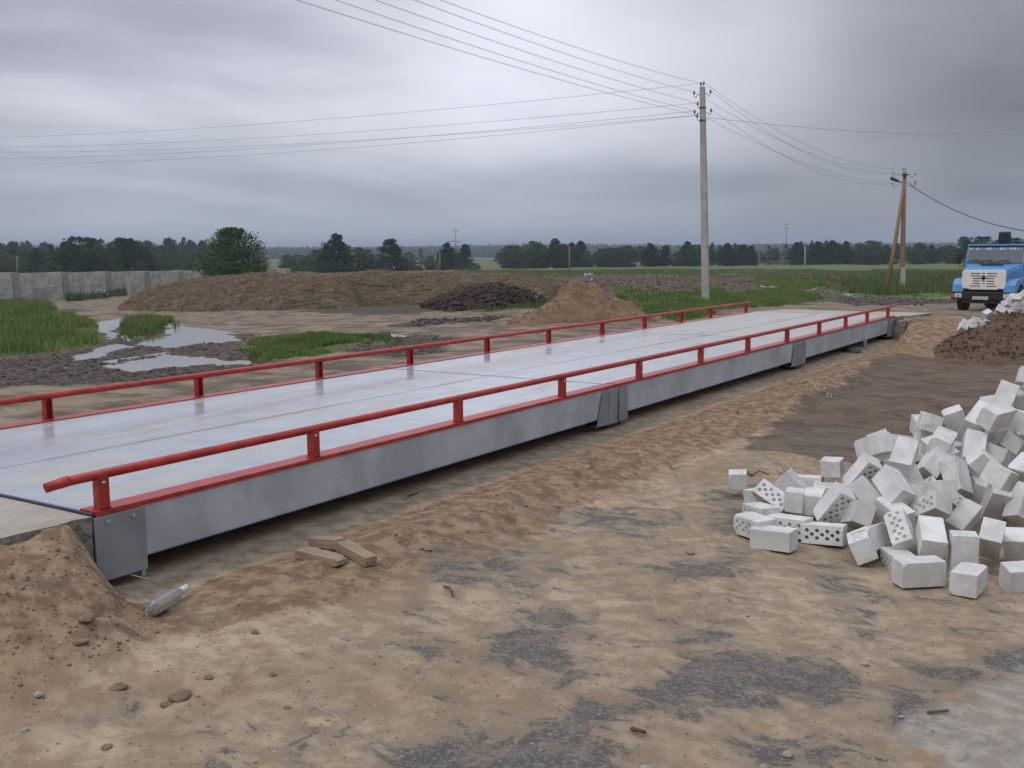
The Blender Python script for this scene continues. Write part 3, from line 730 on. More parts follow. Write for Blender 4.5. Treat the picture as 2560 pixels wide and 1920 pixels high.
BD = [
[[2.029,3.757,-0.324],[-0.938,-0.344,-0.048],[-0.347,0.931,0.111],[0.125,0.12,0.12],0],
[[2.631,4.009,-0.211],[-0.998,-0.032,-0.063],[-0.038,0.995,0.089],[0.138,0.118,0.125],0],
[[2.421,3.383,-0.34],[0.888,-0.209,-0.409],[0.121,-0.752,0.648],[0.25,0.12,0.138],1],
[[2.277,3.504,-0.369],[-0.601,0.772,-0.208],[0.768,0.629,0.115],[0.25,0.12,0.138],0],
[[2.444,3.757,-0.343],[0.705,0.072,-0.706],[0.702,0.072,0.709],[0.25,0.12,0.138],1],
[[2.453,3.965,-0.357],[-0.994,-0.094,-0.055],[0.06,-0.057,-0.997],[0.25,0.12,0.138],0],
[[2.667,3.895,-0.384],[0.974,0.228,0.0],[0.023,-0.097,0.995],[0.25,0.12,0.138],1],
[[2.552,3.413,-0.335],[-0.236,0.966,-0.107],[-0.031,-0.118,-0.993],[0.25,0.12,0.138],0],
[[2.664,3.463,-0.341],[-0.186,0.983,0.006],[-0.053,-0.004,-0.999],[0.25,0.12,0.138],0],
[[2.435,3.103,-0.38],[-0.757,0.648,-0.089],[-0.65,-0.76,0.0],[0.25,0.12,0.138],1],
[[2.502,2.797,-0.376],[-0.849,0.528,-0.03],[-0.526,-0.849,-0.057],[0.25,0.12,0.138],1],
[[2.663,2.672,-0.398],[-0.996,0.073,-0.047],[0.074,0.997,-0.009],[0.25,0.12,0.138],0],
[[2.657,2.994,-0.399],[-0.989,0.143,-0.041],[-0.145,-0.988,0.048],[0.25,0.12,0.138],1],
[[2.876,2.979,-0.412],[-0.996,-0.088,-0.035],[0.084,-0.991,0.108],[0.25,0.12,0.138],1],
[[2.846,3.289,-0.303],[-0.569,-0.023,-0.822],[0.497,-0.806,-0.321],[0.25,0.12,0.138],1],
[[3.01,3.228,-0.333],[-0.515,0.799,-0.311],[0.147,0.44,0.886],[0.25,0.12,0.138],0],
[[3.002,3.529,-0.276],[-0.702,0.057,0.71],[-0.162,0.958,-0.237],[0.25,0.12,0.138],0],
[[3.194,3.354,-0.16],[-0.587,0.663,0.465],[-0.609,0.018,-0.793],[0.25,0.12,0.138],0],
[[3.174,3.703,-0.03],[0.018,0.853,0.522],[-0.993,-0.045,0.107],[0.25,0.12,0.138],0],
[[2.906,4.016,-0.035],[0.725,-0.566,0.392],[-0.342,0.199,0.918],[0.25,0.12,0.138],0],
[[2.952,4.033,-0.03],[0.855,0.354,0.38],[-0.296,0.933,-0.204],[0.138,0.2,0.12],0],
[[2.995,4.317,-0.077],[0.536,0.824,-0.182],[-0.211,0.339,0.917],[0.25,0.12,0.138],0],
[[2.883,3.825,-0.198],[-0.585,0.015,-0.811],[0.454,-0.823,-0.342],[0.25,0.12,0.138],1],
[[3.267,4.185,-0.145],[0.273,0.761,0.588],[-0.626,0.605,-0.492],[0.25,0.12,0.138],0],
[[3.282,4.33,-0.091],[0.681,-0.639,-0.356],[0.731,0.62,0.286],[0.25,0.12,0.138],0],
[[3.432,4.108,-0.213],[-0.316,0.544,0.777],[0.46,0.804,-0.376],[0.25,0.12,0.138],0],
[[3.548,4.286,-0.331],[-0.296,0.954,0.038],[-0.346,-0.07,-0.935],[0.25,0.12,0.138],0],
[[3.651,3.929,-0.092],[0.663,0.344,-0.664],[-0.292,0.937,0.194],[0.25,0.12,0.138],0],
[[3.484,4.396,-0.065],[0.02,-0.746,-0.666],[0.947,0.228,-0.227],[0.25,0.12,0.138],0],
[[3.482,4.62,0.115],[0.244,0.845,0.477],[0.931,-0.066,-0.358],[0.25,0.12,0.138],1],
[[3.559,5.219,0.188],[-0.177,-0.716,-0.676],[-0.951,-0.052,0.305],[0.25,0.12,0.138],0],
[[3.683,5.499,0.34],[-0.194,0.962,-0.193],[0.97,0.158,-0.187],[0.25,0.12,0.138],0],
[[3.157,4.595,0.07],[-0.303,0.948,-0.099],[0.92,0.264,-0.29],[0.25,0.12,0.138],0],
[[3.293,4.875,0.022],[0.266,0.314,-0.911],[0.884,0.297,0.36],[0.25,0.12,0.138],0],
[[3.293,4.326,-0.017],[0.009,-0.989,-0.15],[-0.937,-0.061,0.345],[0.25,0.12,0.138],0],
[[3.803,4.697,0.088],[0.622,-0.763,-0.176],[-0.301,-0.026,-0.953],[0.25,0.12,0.138],0],
[[3.601,4.539,0.159],[-0.389,-0.919,-0.058],[-0.367,0.212,-0.906],[0.25,0.12,0.138],0],
[[3.667,5.475,0.167],[0.511,0.818,-0.264],[-0.701,0.574,0.423],[0.25,0.12,0.138],0],
[[3.63,4.718,-0.066],[-0.585,0.761,-0.28],[0.74,0.36,-0.569],[0.25,0.12,0.138],0],
[[3.626,4.58,-0.127],[0.081,0.957,-0.279],[-0.954,0.155,0.255],[0.25,0.12,0.138],0],
[[3.95,3.546,0.001],[0.685,-0.728,0.03],[-0.532,-0.528,-0.661],[0.25,0.12,0.138],1],
[[3.789,3.395,-0.031],[-0.101,-0.961,0.259],[0.907,-0.196,-0.373],[0.25,0.12,0.138],1],
[[3.864,3.888,-0.284],[0.146,0.581,0.801],[-0.727,0.612,-0.312],[0.25,0.12,0.138],0],
[[3.702,3.95,-0.311],[-0.323,0.416,-0.85],[-0.178,0.855,0.486],[0.25,0.12,0.138],0],
[[3.565,3.554,-0.365],[0.315,0.825,0.469],[-0.227,0.546,-0.806],[0.25,0.12,0.138],0],
[[3.408,3.325,-0.268],[-0.77,0.383,-0.51],[-0.616,-0.657,0.434],[0.25,0.12,0.138],1],
[[3.335,2.945,-0.332],[-0.404,0.742,0.535],[-0.237,-0.649,0.722],[0.25,0.12,0.138],1],
[[3.159,2.76,-0.391],[-0.292,0.956,-0.016],[-0.422,-0.114,0.9],[0.25,0.12,0.138],1],
[[3.171,2.905,-0.382],[-0.138,-0.988,0.067],[0.4,-0.117,-0.909],[0.25,0.12,0.138],0],
[[3.51,2.888,-0.32],[-0.282,0.898,0.336],[0.942,0.327,-0.083],[0.25,0.12,0.138],0],
[[3.361,2.771,-0.459],[-0.496,0.867,-0.055],[-0.868,-0.497,-0.01],[0.25,0.12,0.138],1],
[[3.526,2.498,-0.414],[0.756,0.654,-0.002],[-0.002,-0.001,-1.0],[0.25,0.12,0.138],0],
[[3.768,2.557,-0.433],[0.067,0.998,-0.021],[-0.998,0.067,-0.006],[0.25,0.12,0.138],0],
[[3.691,2.853,-0.387],[0.006,0.007,-1.0],[0.944,0.33,0.008],[0.25,0.12,0.138],0],
[[3.798,3.089,-0.336],[-0.133,0.763,-0.633],[-0.066,-0.644,-0.762],[0.25,0.12,0.138],1],
[[3.974,3.217,-0.367],[0.992,0.098,0.077],[0.018,0.501,-0.865],[0.25,0.12,0.138],0],
[[4.03,2.756,-0.43],[0.843,0.534,0.06],[-0.053,0.195,-0.979],[0.25,0.12,0.138],0],
[[3.399,3.538,-0.198],[0.791,-0.53,0.306],[0.576,0.814,-0.077],[0.25,0.12,0.138],0]]
ORD = lambda n: '%d%s' % (n, 'th' if 10 <= n % 100 <= 20 else {1: 'st', 2: 'nd', 3: 'rd'}.get(n % 10, 'th'))
def put_block(cen, ea, h, d, mi):
    ea = Vector(ea).normalized(); h = Vector(h); h = (h-ea*h.dot(ea)).normalized(); eb = h.cross(ea)
    M = Matrix((ea, eb, h)).transposed().to_4x4(); M.translation = Vector(cen)
    o = bpy.data.objects.new('silicate_block', BME[mi]); col.objects.link(o)
    o.matrix_world = M @ Matrix.Diagonal((d[0]/.25, d[1]/.12, d[2]/.138, 1)); return o
blocks = []
for i, q in enumerate(BD):
    o = put_block(q[0], q[1], q[2], q[3] if len(q) > 3 else (.25, .12, .138), (i*5+2) % 6)
    blocks.append((o, Vector(q[0]), q[4] if len(q) > 4 else 0))
# blocks deeper in the heap, seen only in the gaps
rf = random.Random(21); cens = [b_[1] for b_ in blocks]; nf = 0; tries = 0
fill = []
while nf < 46 and tries < 6000:
    tries += 1
    c = rf.choice(cens[16:]); d_ = (c-EYE).normalized()
    back = rf.uniform(.16, .40); p = c+d_*back+Vector((rf.uniform(-.08, .08), 0, -rf.uniform(.05, .20)))
    g0 = -.38
    if p.z < g0+.06: p.z = g0+.06+rf.random()*.02
    def dp(q): r_ = q-EYE; return r_.dot(FWD), FPX*r_.dot(RT)/r_.dot(FWD), FPX*r_.dot(UPV)/r_.dot(FWD)
    D0 = dp(p); near_ = [dp(q) for q in cens]; near_ = [n_ for n_ in near_ if abs(n_[1]-D0[1]) < 62 and abs(n_[2]-D0[2]) < 62]
    if len(near_) < 2 or any(n_[0] > D0[0]-.10 for n_ in near_): continue
    if p.x < 2.9 or min((p-q).length for q in cens+fill) < .12: continue
    fill.append(p.copy()); nf += 1
    a = Vector((rf.uniform(-1, 1), rf.uniform(-1, 1), rf.uniform(-.35, .35))); h = Vector((rf.uniform(-.6, .6), rf.uniform(-.6, .6), rf.choice((-1, 1))))
    o = put_block(p, a, h, (.25, .12, .138), rf.randrange(6)); blocks.append((o, p, 0))
def describe(blocks, heap, extra=''):
    """tell every block from its neighbours by size, tilt, holes, tier and place in the tier"""
    def px(p):
        q = p-EYE; return 1280+FPX*q.dot(RT)/q.dot(FWD)
    zs = sorted(b_[1].z for b_ in blocks); n = len(zs)
    names = ['bottom', 'lower', 'middle', 'upper', 'top']; tiers = {k: [] for k in names}
    for b_ in blocks:
        k = min(4, int(5*sum(zz < b_[1].z for zz in zs)/n)); tiers[names[k]].append(b_)
    for nm, L in tiers.items():
        L.sort(key=lambda b_: px(b_[1]))
        for i, (o, p, hole) in enumerate(L):
            a = o.matrix_world.to_3x3().col[0].normalized()
            tilt = 'standing' if abs(a.z) > .8 else 'lying' if abs(a.z) < .2 else 'tilted'
            o['label'] = '%s white block%s, %s from left in the %s tier of the %s' % (tilt, ' showing holes' if hole else '', ORD(i+1), nm, heap)
            o['category'] = 'block'; o['group'] = 'white perforated blocks of the '+heap
describe(blocks[2:], 'near heap')
for (o, p, h_), l in zip(blocks[:2], ('half block lying alone on the sand left of the near heap', 'upright block end standing behind the low left part of the near heap')):
    tag(o, l, 'block', 'white perforated blocks of the near heap')
# second heap on and behind the soil mound
far = []
spots = [(1770, 805), (1832, 802), (1822, 850), (1882, 812), (1945, 735), (1965, 790), (1860, 772), (1925, 800), (2030, 745), (2060, 690), (2112, 650), (2150, 600), (2172, 655), (2205, 585), (2140, 700), (2200, 630), (2085, 735), (1900, 840), (1850, 885), (2215, 690), (2250, 610), (2290, 580), (2000, 770), (2010, 810), (2090, 660), (2250, 680), (2300, 640)]
rf = random.Random(5)
for i, (a, b_) in enumerate(spots):
    u, v = 1800+a/2.911, 540+b_/2.911; dd = 18.6-.0*a; p = at_depth(u, v, dd)
    ea = RT*rf.uniform(-1, 1)+FWD*rf.uniform(-.8, .8)+Vector((0, 0, rf.uniform(-.6, .6)))
    h = Vector((rf.uniform(-.5, .5), rf.uniform(-.9, .4), rf.uniform(-1, 1)))
    o = put_block(p, ea, h, (.25, .12, .138), rf.randrange(6)); far.append((o, p, 0))
    for k in range(1):
        p2 = p+Vector((rf.uniform(-.1, .1), rf.uniform(.12, .2), -.13)); ea = Vector((rf.uniform(-1, 1), rf.uniform(-1, 1), rf.uniform(-.5, .5)))
        if p2.z > -.5:
            o = put_block(p2, ea, Vector((.1, -.3, 1)), (.25, .12, .138), rf.randrange(6)); far.append((o, p2, 0))
describe(far, 'far heap')
# ------------------------------------------------------------------ heaps
def heap_mat(name, cols, scale=1, stretch=(1, 1, 1), bump=1.0, bits=None):
    m_ = bpy.data.materials.new(name); m_.use_nodes = True; t = NT(m_.node_tree); b = t.n['Principled BSDF']
    pos = t.add('ShaderNodeNewGeometry').outputs['Position']; ps = t.scale(pos, *stretch) if stretch != (1, 1, 1) else pos
    n = t.noise(ps, 1.1*scale, 7, .62, .4); f = t.noise(ps, 7*scale, 6, .68); g = t.noise(pos, 22*scale, 4, .7)
    c = t.mix(t.ramp(n, .36, .64), cols[0], cols[1]); c = t.mix(t.math('MULTIPLY', t.ramp(f, .46, .68), .7), c, cols[2])
    c = t.mix(t.math('MULTIPLY', t.ramp(g, .55, .72), .5), c, cols[3])
    if bits:
        v = t.add('ShaderNodeTexVoronoi', {'Scale': bits[1]}); t.l.new(pos, v.inputs['Vector'])
        s = t.math('GREATER_THAN', t.add('ShaderNodeSeparateColor', {0: v.outputs['Color']}).outputs[0], bits[2])
        c = t.mix(s, c, bits[0])
    t.set(b, 'Base Color', c); t.set(b, 'Roughness', .95); t.set(b, 'Specular IOR Level', .2)
    bn = t.add('ShaderNodeBump', {'Strength': bump, 'Distance': .06/scale, 'Height': t.math('ADD', f, t.math('MULTIPLY', g, .5))}); t.l.new(bn.outputs[0], b.inputs['Normal'])
    return m_
def heap(name, P, top, slope, mat_, label, cat, res=(220, 120), nz=((1.5, .25), (.4, .08)), edge=.6, kind=None):
    """heightfield over footprint polygon P; top(x,y) = height of the crest above sea of the land; slope = rise per metre inwards"""
    P = np.array(P); mn = P.min(0)-1; mx = P.max(0)+1
    # grid turned to the viewer's heading keeps detail even
    fx = np.array([FH.x, FH.y]); rx = np.array([RH.x, RH.y]); C = P.mean(0)
    L = (P-C)@rx; D = (P-C)@fx
    l = np.linspace(L.min()-.6, L.max()+.6, res[0]); d = np.linspace(D.min()-.6, D.max()+.6, res[1])
    LL, DD = np.meshgrid(l, d, indexing='ij'); X = C[0]+LL*rx[0]+DD*fx[0]; Y = C[1]+LL*rx[1]+DD*fx[1]
    x = X.ravel(); y = Y.ravel()
    xw = x+(fbm(x+3, y+8, edge*2.5, 4)-.5)*edge*1.6; yw = y+(fbm(x+60, y, edge*2.5, 4)-.5)*edge*1.6
    s = sdf(P, xw, yw); g = height(x, y)
    T = top(x, y)-g
    h = np.clip(s*slope, 0, None); k = np.maximum(T, .05)
    h = k*np.tanh(h/k*1.15)*(s > 0)
    for sc__, am in nz: h = h+(fbm(x+sc__*7, y-3, sc__, 5, .6)-.5)*am*2*np.clip(s*2, 0, 1)
    zz = g-.25*(s <= 0)-.05+h+.05*np.clip(s*5, 0, 1)
    na, nb = res; i = np.arange(na-1)[:, None]*nb; j = np.arange(nb-1)[None, :]
    F = np.stack([i+j, i+nb+j, i+nb+j+1, i+j+1], -1).reshape(-1, 4)
    keep = (s.reshape(na, nb) > -.35); kf = (keep[:-1, :-1] | keep[1:, :-1] | keep[:-1, 1:] | keep[1:, 1:]).ravel()
    o = np_mesh(name, np.stack([x, y, zz], 1), F[kf], mat_, True)
    return tag(o, label, cat, kind=kind or 'thing')
def lat_depth(d, u): return (EYE.x+FH.x*d+RH.x*d*(u-1280)/FPX*1.0, EYE.y+FH.y*d+RH.y*d*(u-1280)/FPX*1.0)
def dl(x, y):
    dx, dy = x-EYE.x, y-EYE.y; return dx*FH.x+dy*FH.y, dx*RH.x+dy*RH.y
STRAW = heap_mat('old_straw', [(.125, .09, .055), (.215, .158, .096), (.075, .055, .036), (.29, .225, .145)], .8, (1, 1, 2.2), 1.0)
DUNG = heap_mat('dark_dung', [(.045, .030, .022), (.075, .052, .036), (.03, .02, .015), (.13, .10, .07)], 2.0, bump=1.0, bits=((.12, .10, .08), 16, .95))
SANDP = heap_mat('orange_sand', [(.165, .105, .062), (.235, .152, .088), (.11, .075, .048), (.20, .135, .082)], 1.3, bump=.6)
SOILM = heap_mat('brown_soil', [(.10, .066, .041), (.15, .10, .062), (.065, .045, .032), (.19, .135, .09)], 2.4, bump=.9)
DEBR = heap_mat('old_debris', [(.085, .064, .044), (.135, .103, .072), (.05, .04, .03), (.18, .15, .11)], 1.6, bump=1.0, bits=((.26, .26, .24), 9, .975))
front = [(238, 669), (330, 673), (480, 673), (655, 669), (760, 664), (860, 658), (930, 656), (1040, 654), (1150, 652), (1185, 651)]
Fp = WP(front); back = [(p[0]+FH.x*b_+RH.x*2, p[1]+FH.y*b_+RH.y*2) for p, b_ in zip(Fp[::-1], (13, 13, 13, 13, 13, 13, 13, 13, 12, 7))]
def straw_top(x, y):
    d, l = dl(x, y); u = 1280+FPX*l/d
    return 1.33-(58+np.interp(u, [270, 330, 400, 480, 640, 1000, 1200, 1330, 1400], [44, 30, 15, 7, 1, -1, 2, 9, 14]))*d/FPX
heap('straw_heap', np.vstack([Fp, back]), straw_top, .62, STRAW, 'long low heap of brown old straw in front of the concrete wall', 'heap', (420, 110), ((2.6, .26), (.9, .16), (.3, .06)), .9)
P = np.vstack([WP([(905, 668), (960, 674), (1050, 672), (1100, 670), (1160, 662), (1190, 640)]), ])
P = np.vstack([P, [(p[0]+FH.x*6, p[1]+FH.y*6) for p in P[::-1]]])
def dung_top(x, y):
    d, l = dl(x, y); u = 1280+FPX*l/d
    return 1.33-(np.interp(u, [1040, 1100, 1160, 1220, 1300, 1350, 1390], [135, 118, 97, 86, 84, 97, 120]))*d/FPX
heap('dung_heap', P, dung_top, .8, DUNG, 'dark brown lumpy dung heap between the straw heap and the orange sand pile', 'heap', (240, 130), ((.8, .10), (.25, .08)), .4)
P = WP([(1180, 655), (1350, 652), (1510, 651), (1600, 640), (1672, 630)]); Pb = WP([(1640, 604), (1500, 600), (1330, 600), (1170, 602)])
heap('debris_mound', np.vstack([P, Pb]), lambda x, y: zbase(x, y)+.34, .2, DEBR, 'low spread of brown rubble and litter left of the concrete power pole', 'heap', (260, 160), ((3, .16), (.8, .10), (.3, .05)), .8)
# orange sand pile
pc = W(1262, 698); dc, lc = dl(pc.x, pc.y)
def sand_pile():
    fx = Vector(FH); rx = Vector(RH); c = Vector((pc.x, pc.y))+fx*1.6
    n = 200; l = np.linspace(-3.2, 3.2, n); D = np.linspace(-2.6, 2.6, 150)
    LL, DD = np.meshgrid(l, D, indexing='ij'); x = (c.x+LL*rx.x+DD*fx.x).ravel(); y = (c.y+LL*rx.y+DD*fx.y).ravel(); L = LL.ravel(); D_ = DD.ravel()
    L = L+(fbm(x, y, 1.2, 4)-.5)*.5; D2 = D_+(fbm(x+9, y, 1.2, 4)-.5)*.5
    prof = np.interp(L, [-1.95, -1.35, -1.0, -.75, -.25, -.08, .35, .62, .80, 1.02, 1.35, 1.95, 2.3], [0, .26, .44, .57, 1.05, 1.12, .98, .78, .66, .58, .42, .06, 0])
    h = prof*np.clip(1-np.abs(D2/1.9)**1.25, 0, 1)
    fp = np.interp(L, [-2.15, -1.6, -.95, -.5], [0, .22, .30, 0])*np.exp(-((D2+1.1)/.5)**2); h = np.maximum(h, fp)
    g = height(x, y, False)
    h = h+((fbm(x, y, .9, 5, .62)-.5)*.34+(fbm(x+3, y, .25, 3, .6)-.5)*.10)*np.clip(h*2.5, 0, 1)
    zz = g-.10+h*1.02+.12*np.clip(h*12, 0, 1)
    i = np.arange(n-1)[:, None]*150; j = np.arange(149)[None, :]
    F = np.stack([i+j, i+150+j, i+151+j, i+j+1], -1).reshape(-1, 4); kp = (h > .002); kf = (kp[F].any(1))
    o = np_mesh('sand_pile', np.stack([x, y, zz], 1), F[kf], SANDP, True)
    tag(o, 'orange-brown pile of sand standing behind the far rail of the weighbridge', 'sand pile', kind='thing')
sand_pile()
def soil_mound():
    na, nb = 200, 120; us = np.linspace(2230, 3050, na); ds = np.linspace(14.6, 21.0, nb)
    U, D = np.meshgrid(us, ds, indexing='ij'); D = D+0.0; x = (EYE.x+FH.x*D+RH.x*D*(U-1280)/FPX).ravel(); y = (EYE.y+FH.y*D+RH.y*D*(U-1280)/FPX).ravel()
    u = U.ravel(); d = D.ravel(); u2 = u+(fbm(x, y, .9, 4)-.5)*90; d2 = d+(fbm(x+5, y, 1, 4)-.5)*.9
    crest = np.interp(u2, [2290, 2400, 2430, 2470, 2515, 2560, 2800, 3000], [-.6, -.26, -.18, -.08, .14, .18, .28, -.3])
    g = height(x, y, False)
    k = np.clip((d2-15.5)/2.2, 0, 1)*np.clip((20.6-d2)/1.6, 0, 1); k = k**.85
    h = (crest-g)*k; zz = np.where(h > 0, g+h, g-.1)
    zz = zz+((fbm(x, y, .8, 5, .65)-.5)*.30+(fbm(x, y+7, .2, 3, .65)-.5)*.10)*np.clip(h*4, 0, 1)
    i = np.arange(na-1)[:, None]*nb; j = np.arange(nb-1)[None, :]
    F = np.stack([i+j, i+nb+j, i+nb+j+1, i+j+1], -1).reshape(-1, 4); kp = h > .01; kf = kp[F].any(1)
    o = np_mesh('soil_mound', np.stack([x, y, zz-.02], 1), F[kf], SOILM, True)
    tag(o, 'brown soil mound at the right edge carrying the far heap of blocks', 'soil mound', kind='thing')
soil_mound()
def over(name, src, n, r0, r1, m_, label, seed, long_=1.0, lift=.3):
    """loose stuff (lumps or stalks) lying on a heap's own surface"""
    me = bpy.data.objects[src].data; a = np.empty(len(me.vertices)*3, 'f4'); me.vertices.foreach_get('co', a); a = a.reshape(-1, 3)
    rs = np.random.RandomState(seed); g = height(a[:, 0], a[:, 1], False); ok = np.where(a[:, 2] > g+.06)[0]; P = a[rs.choice(ok, n)]+rs.uniform(-.12, .12, (n, 3))*[1, 1, .15]
    r = r0+(r1-r0)*rs.rand(n)**2; an = rs.rand(n)*6.3; el = rs.uniform(-.3, .55, n)
    d = np.stack([np.cos(an)*np.cos(el), np.sin(an)*np.cos(el), np.sin(el)], 1); s_ = np.stack([-np.sin(an), np.cos(an), np.zeros(n)], 1); u = np.cross(d, s_)
    c = P+np.array([0, 0, 1])*(r*lift)[:, None]; L = (r*long_)[:, None]; w_ = r[:, None]*(1 if long_ < 2 else .085)
    V = np.stack([c-d*L, c+s_*w_, c+u*w_, c-s_*w_, c-u*w_, c+d*L], 1)*1.0
    V = V+rs.randn(n, 6, 3)*(r*.12)[:, None, None]*(long_ < 2); b6 = np.arange(n)[:, None]*6
    F = np.concatenate([b6+q for q in ([0, 2, 1], [0, 3, 2], [0, 4, 3], [0, 1, 4], [5, 1, 2], [5, 2, 3], [5, 3, 4], [5, 4, 1])], 0)
    tag(np_mesh(name, V.reshape(-1, 3), F, m_, False, {'rnd': np.repeat(rs.rand(n), 6)}), label, None, kind='stuff')
def straw_stalk():
    m_ = bpy.data.materials.new('straw_stalk'); m_.use_nodes = True; t = NT(m_.node_tree); a = t.add('ShaderNodeAttribute', attribute_name='rnd').outputs['Fac']
    t.set(t.n['Principled BSDF'], 'Base Color', t.mix(a, (.10, .07, .04), (.36, .28, .18))); t.set(t.n['Principled BSDF'], 'Roughness', .9); return m_
over('straw', 'straw_heap', 70000, .05, .17, straw_stalk(), 'loose stalks all over the straw heap', 61, 1.0*2.2, .15)
LUMP = mat('dung_lump', (.060, .042, .030), .9, noise=.4, nscale=6, rand=.3); over('lumps', 'dung_heap', 7000, .015, .085, LUMP, 'lumps all over the dark dung heap', 62)
over('lumps', 'sand_pile', 2200, .006, .026, SANDP, 'lumps on the sand pile', 63); over('lumps', 'soil_mound', 6000, .006, .032, SOILM, 'lumps on the soil mound', 64)
over('lumps', 'debris_mound', 5000, .02, .09, DEBR, 'lumps of rubble on the low debris spread', 65)
# crumpled plastic sheets on the rubble, each lying by itself
rp = random.Random(8)
scr = [((1275, 599), 2.6), ((1283, 601), 1.2), ((1278, 614), 2.0), ((1330, 612), 1.3), ((1337, 617), .9), ((1373, 605), 1.3), ((1330, 625), 1.4), ((1340, 631), 1.6), ((1350, 634), 1.0), ((1322, 627), .8), ((1376, 612), .7), ((1415, 626), 1.0), ((1542, 626), .9), ((1390, 634), .8), ((1440, 602), 1.2), ((1425, 601), .8), ((1650, 628), 1.1), ((1675, 631), 1.2), ((1664, 630), .7)]
names_ = ['largest grey sheet at the far edge of', 'small crumpled scrap beside the largest sheet on', 'flat pale sheet above the sand pile top on', 'crumpled bluish scrap amid', 'little pale scrap right below the bluish one on', 'white folded sheet on the upper part of', 'greenish-white rag low amid', 'biggest bluish rag at the lower edge of', 'small rag right of the biggest rag at the foot of', 'narrow rag left of the biggest rag at the foot of', 'thin pale strip under the folded sheet on', 'rounded white bag left of the power pole on', 'white bag seen right beside the power pole on', 'flat scrap at the grassy lower edge of', 'faint pale strip at the far right edge of', 'short pale strip beside the faint strip on', 'left one of three grey pieces at the right end of', 'right one of three grey pieces at the right end of', 'middle one of three grey pieces at the right end of']
for ((a, b_), s), nm in zip(scr, names_):
    p = W(a, b_); zz = gz(p.x, p.y)+.28; s *= .48
    bm_ = bmesh.new(); n = 6; g = {}
    for i in range(n+1):
        for j in range(n+1):
            g[i, j] = bm_.verts.new(((i/n-.5)*s*1.0+rp.uniform(-.06, .06)*s, (j/n-.5)*s*.8+rp.uniform(-.06, .06)*s, abs(rp.gauss(0, .13))*s*(1-abs(i/n-.5))*1.2))
    for i in range(n):
        for j in range(n): bm_.faces.new((g[i, j], g[i+1, j], g[i+1, j+1], g[i, j+1]))
    me = bpy.data.meshes.new('plastic_scrap'); bm_.to_mesh(me); bm_.free()
    o = link('plastic_scrap', me, PLAST); o.location = (p.x, p.y, zz-.10); o.rotation_euler = (rp.uniform(-.1, .3), 0, rp.uniform(0, 6))
    tag(o, nm+' the rubble', 'plastic scrap', 'plastic scraps lying on the rubble')

# ------------------------------------------------------------------ grass and weeds
def grass_mat(name, c0, c1_):
    m_ = bpy.data.materials.new(name); m_.use_nodes = True; t = NT(m_.node_tree); b = t.n['Principled BSDF']
    pos = t.add('ShaderNodeNewGeometry').outputs['Position']; a = t.add('ShaderNodeAttribute', attribute_name='rnd').outputs['Fac']
    c = t.mix(t.ramp(t.noise(pos, .9, 4), .35, .65), c0, c1_); c = t.mix(t.math('MULTIPLY', t.math('POWER', a, 3.0), .8), c, (.20, .18, .075))
    t.set(b, 'Base Color', c); t.set(b, 'Roughness', .7); t.set(b, 'Specular IOR Level', .25); return m_
GM = grass_mat('grass', (.070, .150, .026), (.150, .245, .055)); GD = grass_mat('weeds', (.038, .080, .020), (.085, .145, .038))
def blades(name, P, n, hgt, wd, mt, label, seed, lean=.35, patch=1.0, hvar=1.0, kind='stuff', cut=.42):
    rs = np.random.RandomState(seed); mn = P.min(0); mx = P.max(0); X = []; Y = []; c = 0
    while c < n:
        x = rs.uniform(mn[0], mx[0], n*2); y = rs.uniform(mn[1], mx[1], n*2)
        xw = x+(fbm(x+91, y, 1.2, 3)-.5)*.9; yw = y+(fbm(x, y+77, 1.2, 3)-.5)*.9
        s = sdf(P, xw, yw); k = (s > 0) & (fbm(x+4, y, patch, 3) > cut-.12*np.clip(s, 0, 1))
        for pm in pud_masks(x, y): k &= pm < .3
        X.append(x[k]); Y.append(y[k]); c += k.sum()
        if c == 0: return
    x = np.concatenate(X)[:n]; y = np.concatenate(Y)[:n]; n = len(x); zz = height(x, y)-.01
    h = hgt*(.45+.8*rs.rand(n))*(1+hvar*(fbm(x-7, y+5, patch*1.6, 3)-.5)*2); h = np.clip(h, hgt*.25, None)
    an = rs.rand(n)*2*np.pi; ln = rs.rand(n)*lean*h; wx = np.cos(an+1.57)*wd*.5*(.6+.8*rs.rand(n)); wy = np.sin(an+1.57)*wd*.5*(.6+.8*rs.rand(n))
    dx = np.cos(an)*ln; dy = np.sin(an)*ln
    V = np.stack([np.stack([x-wx, y-wy, zz], 1), np.stack([x+wx, y+wy, zz], 1), np.stack([x+wx*.7+dx*.4, y+wy*.7+dy*.4, zz+h*.6], 1), np.stack([x-wx*.7+dx*.4, y-wy*.7+dy*.4, zz+h*.6], 1), np.stack([x+dx, y+dy, zz+h], 1)], 1).reshape(-1, 3)
    b5 = np.arange(n)[:, None]*5; F = np.concatenate([b5+[0, 1, 2], b5+[0, 2, 3], b5+[3, 2, 4]], 0)
    o = np_mesh(name, V, F, mt, False, {'rnd': np.repeat(rs.rand(n), 5)})
    return tag(o, label, None, kind=kind)
blades('grass', GR['left'], 75000, .22, .020, GM, 'tall green grass and weeds on the bank left of the puddles', 1, patch=1.5, hvar=1.0)
blades('grass', GR['tuft'], 10000, .24, .018, GM, 'grass tuft growing out of the puddle', 2, patch=.9)
blades('grass', GR['middle'], 30000, .11, .014, GM, 'short grass strip beyond the weighbridge rail', 3, patch=1.0, cut=.47)
blades('grass', GR['heapfoot'], 7000, .2, .03, GM, 'grass at the foot of the straw heap', 4)
blades('grass', GR['pole'], 70000, .2, .024, GM, 'grass around the concrete power pole', 5, patch=1.4)
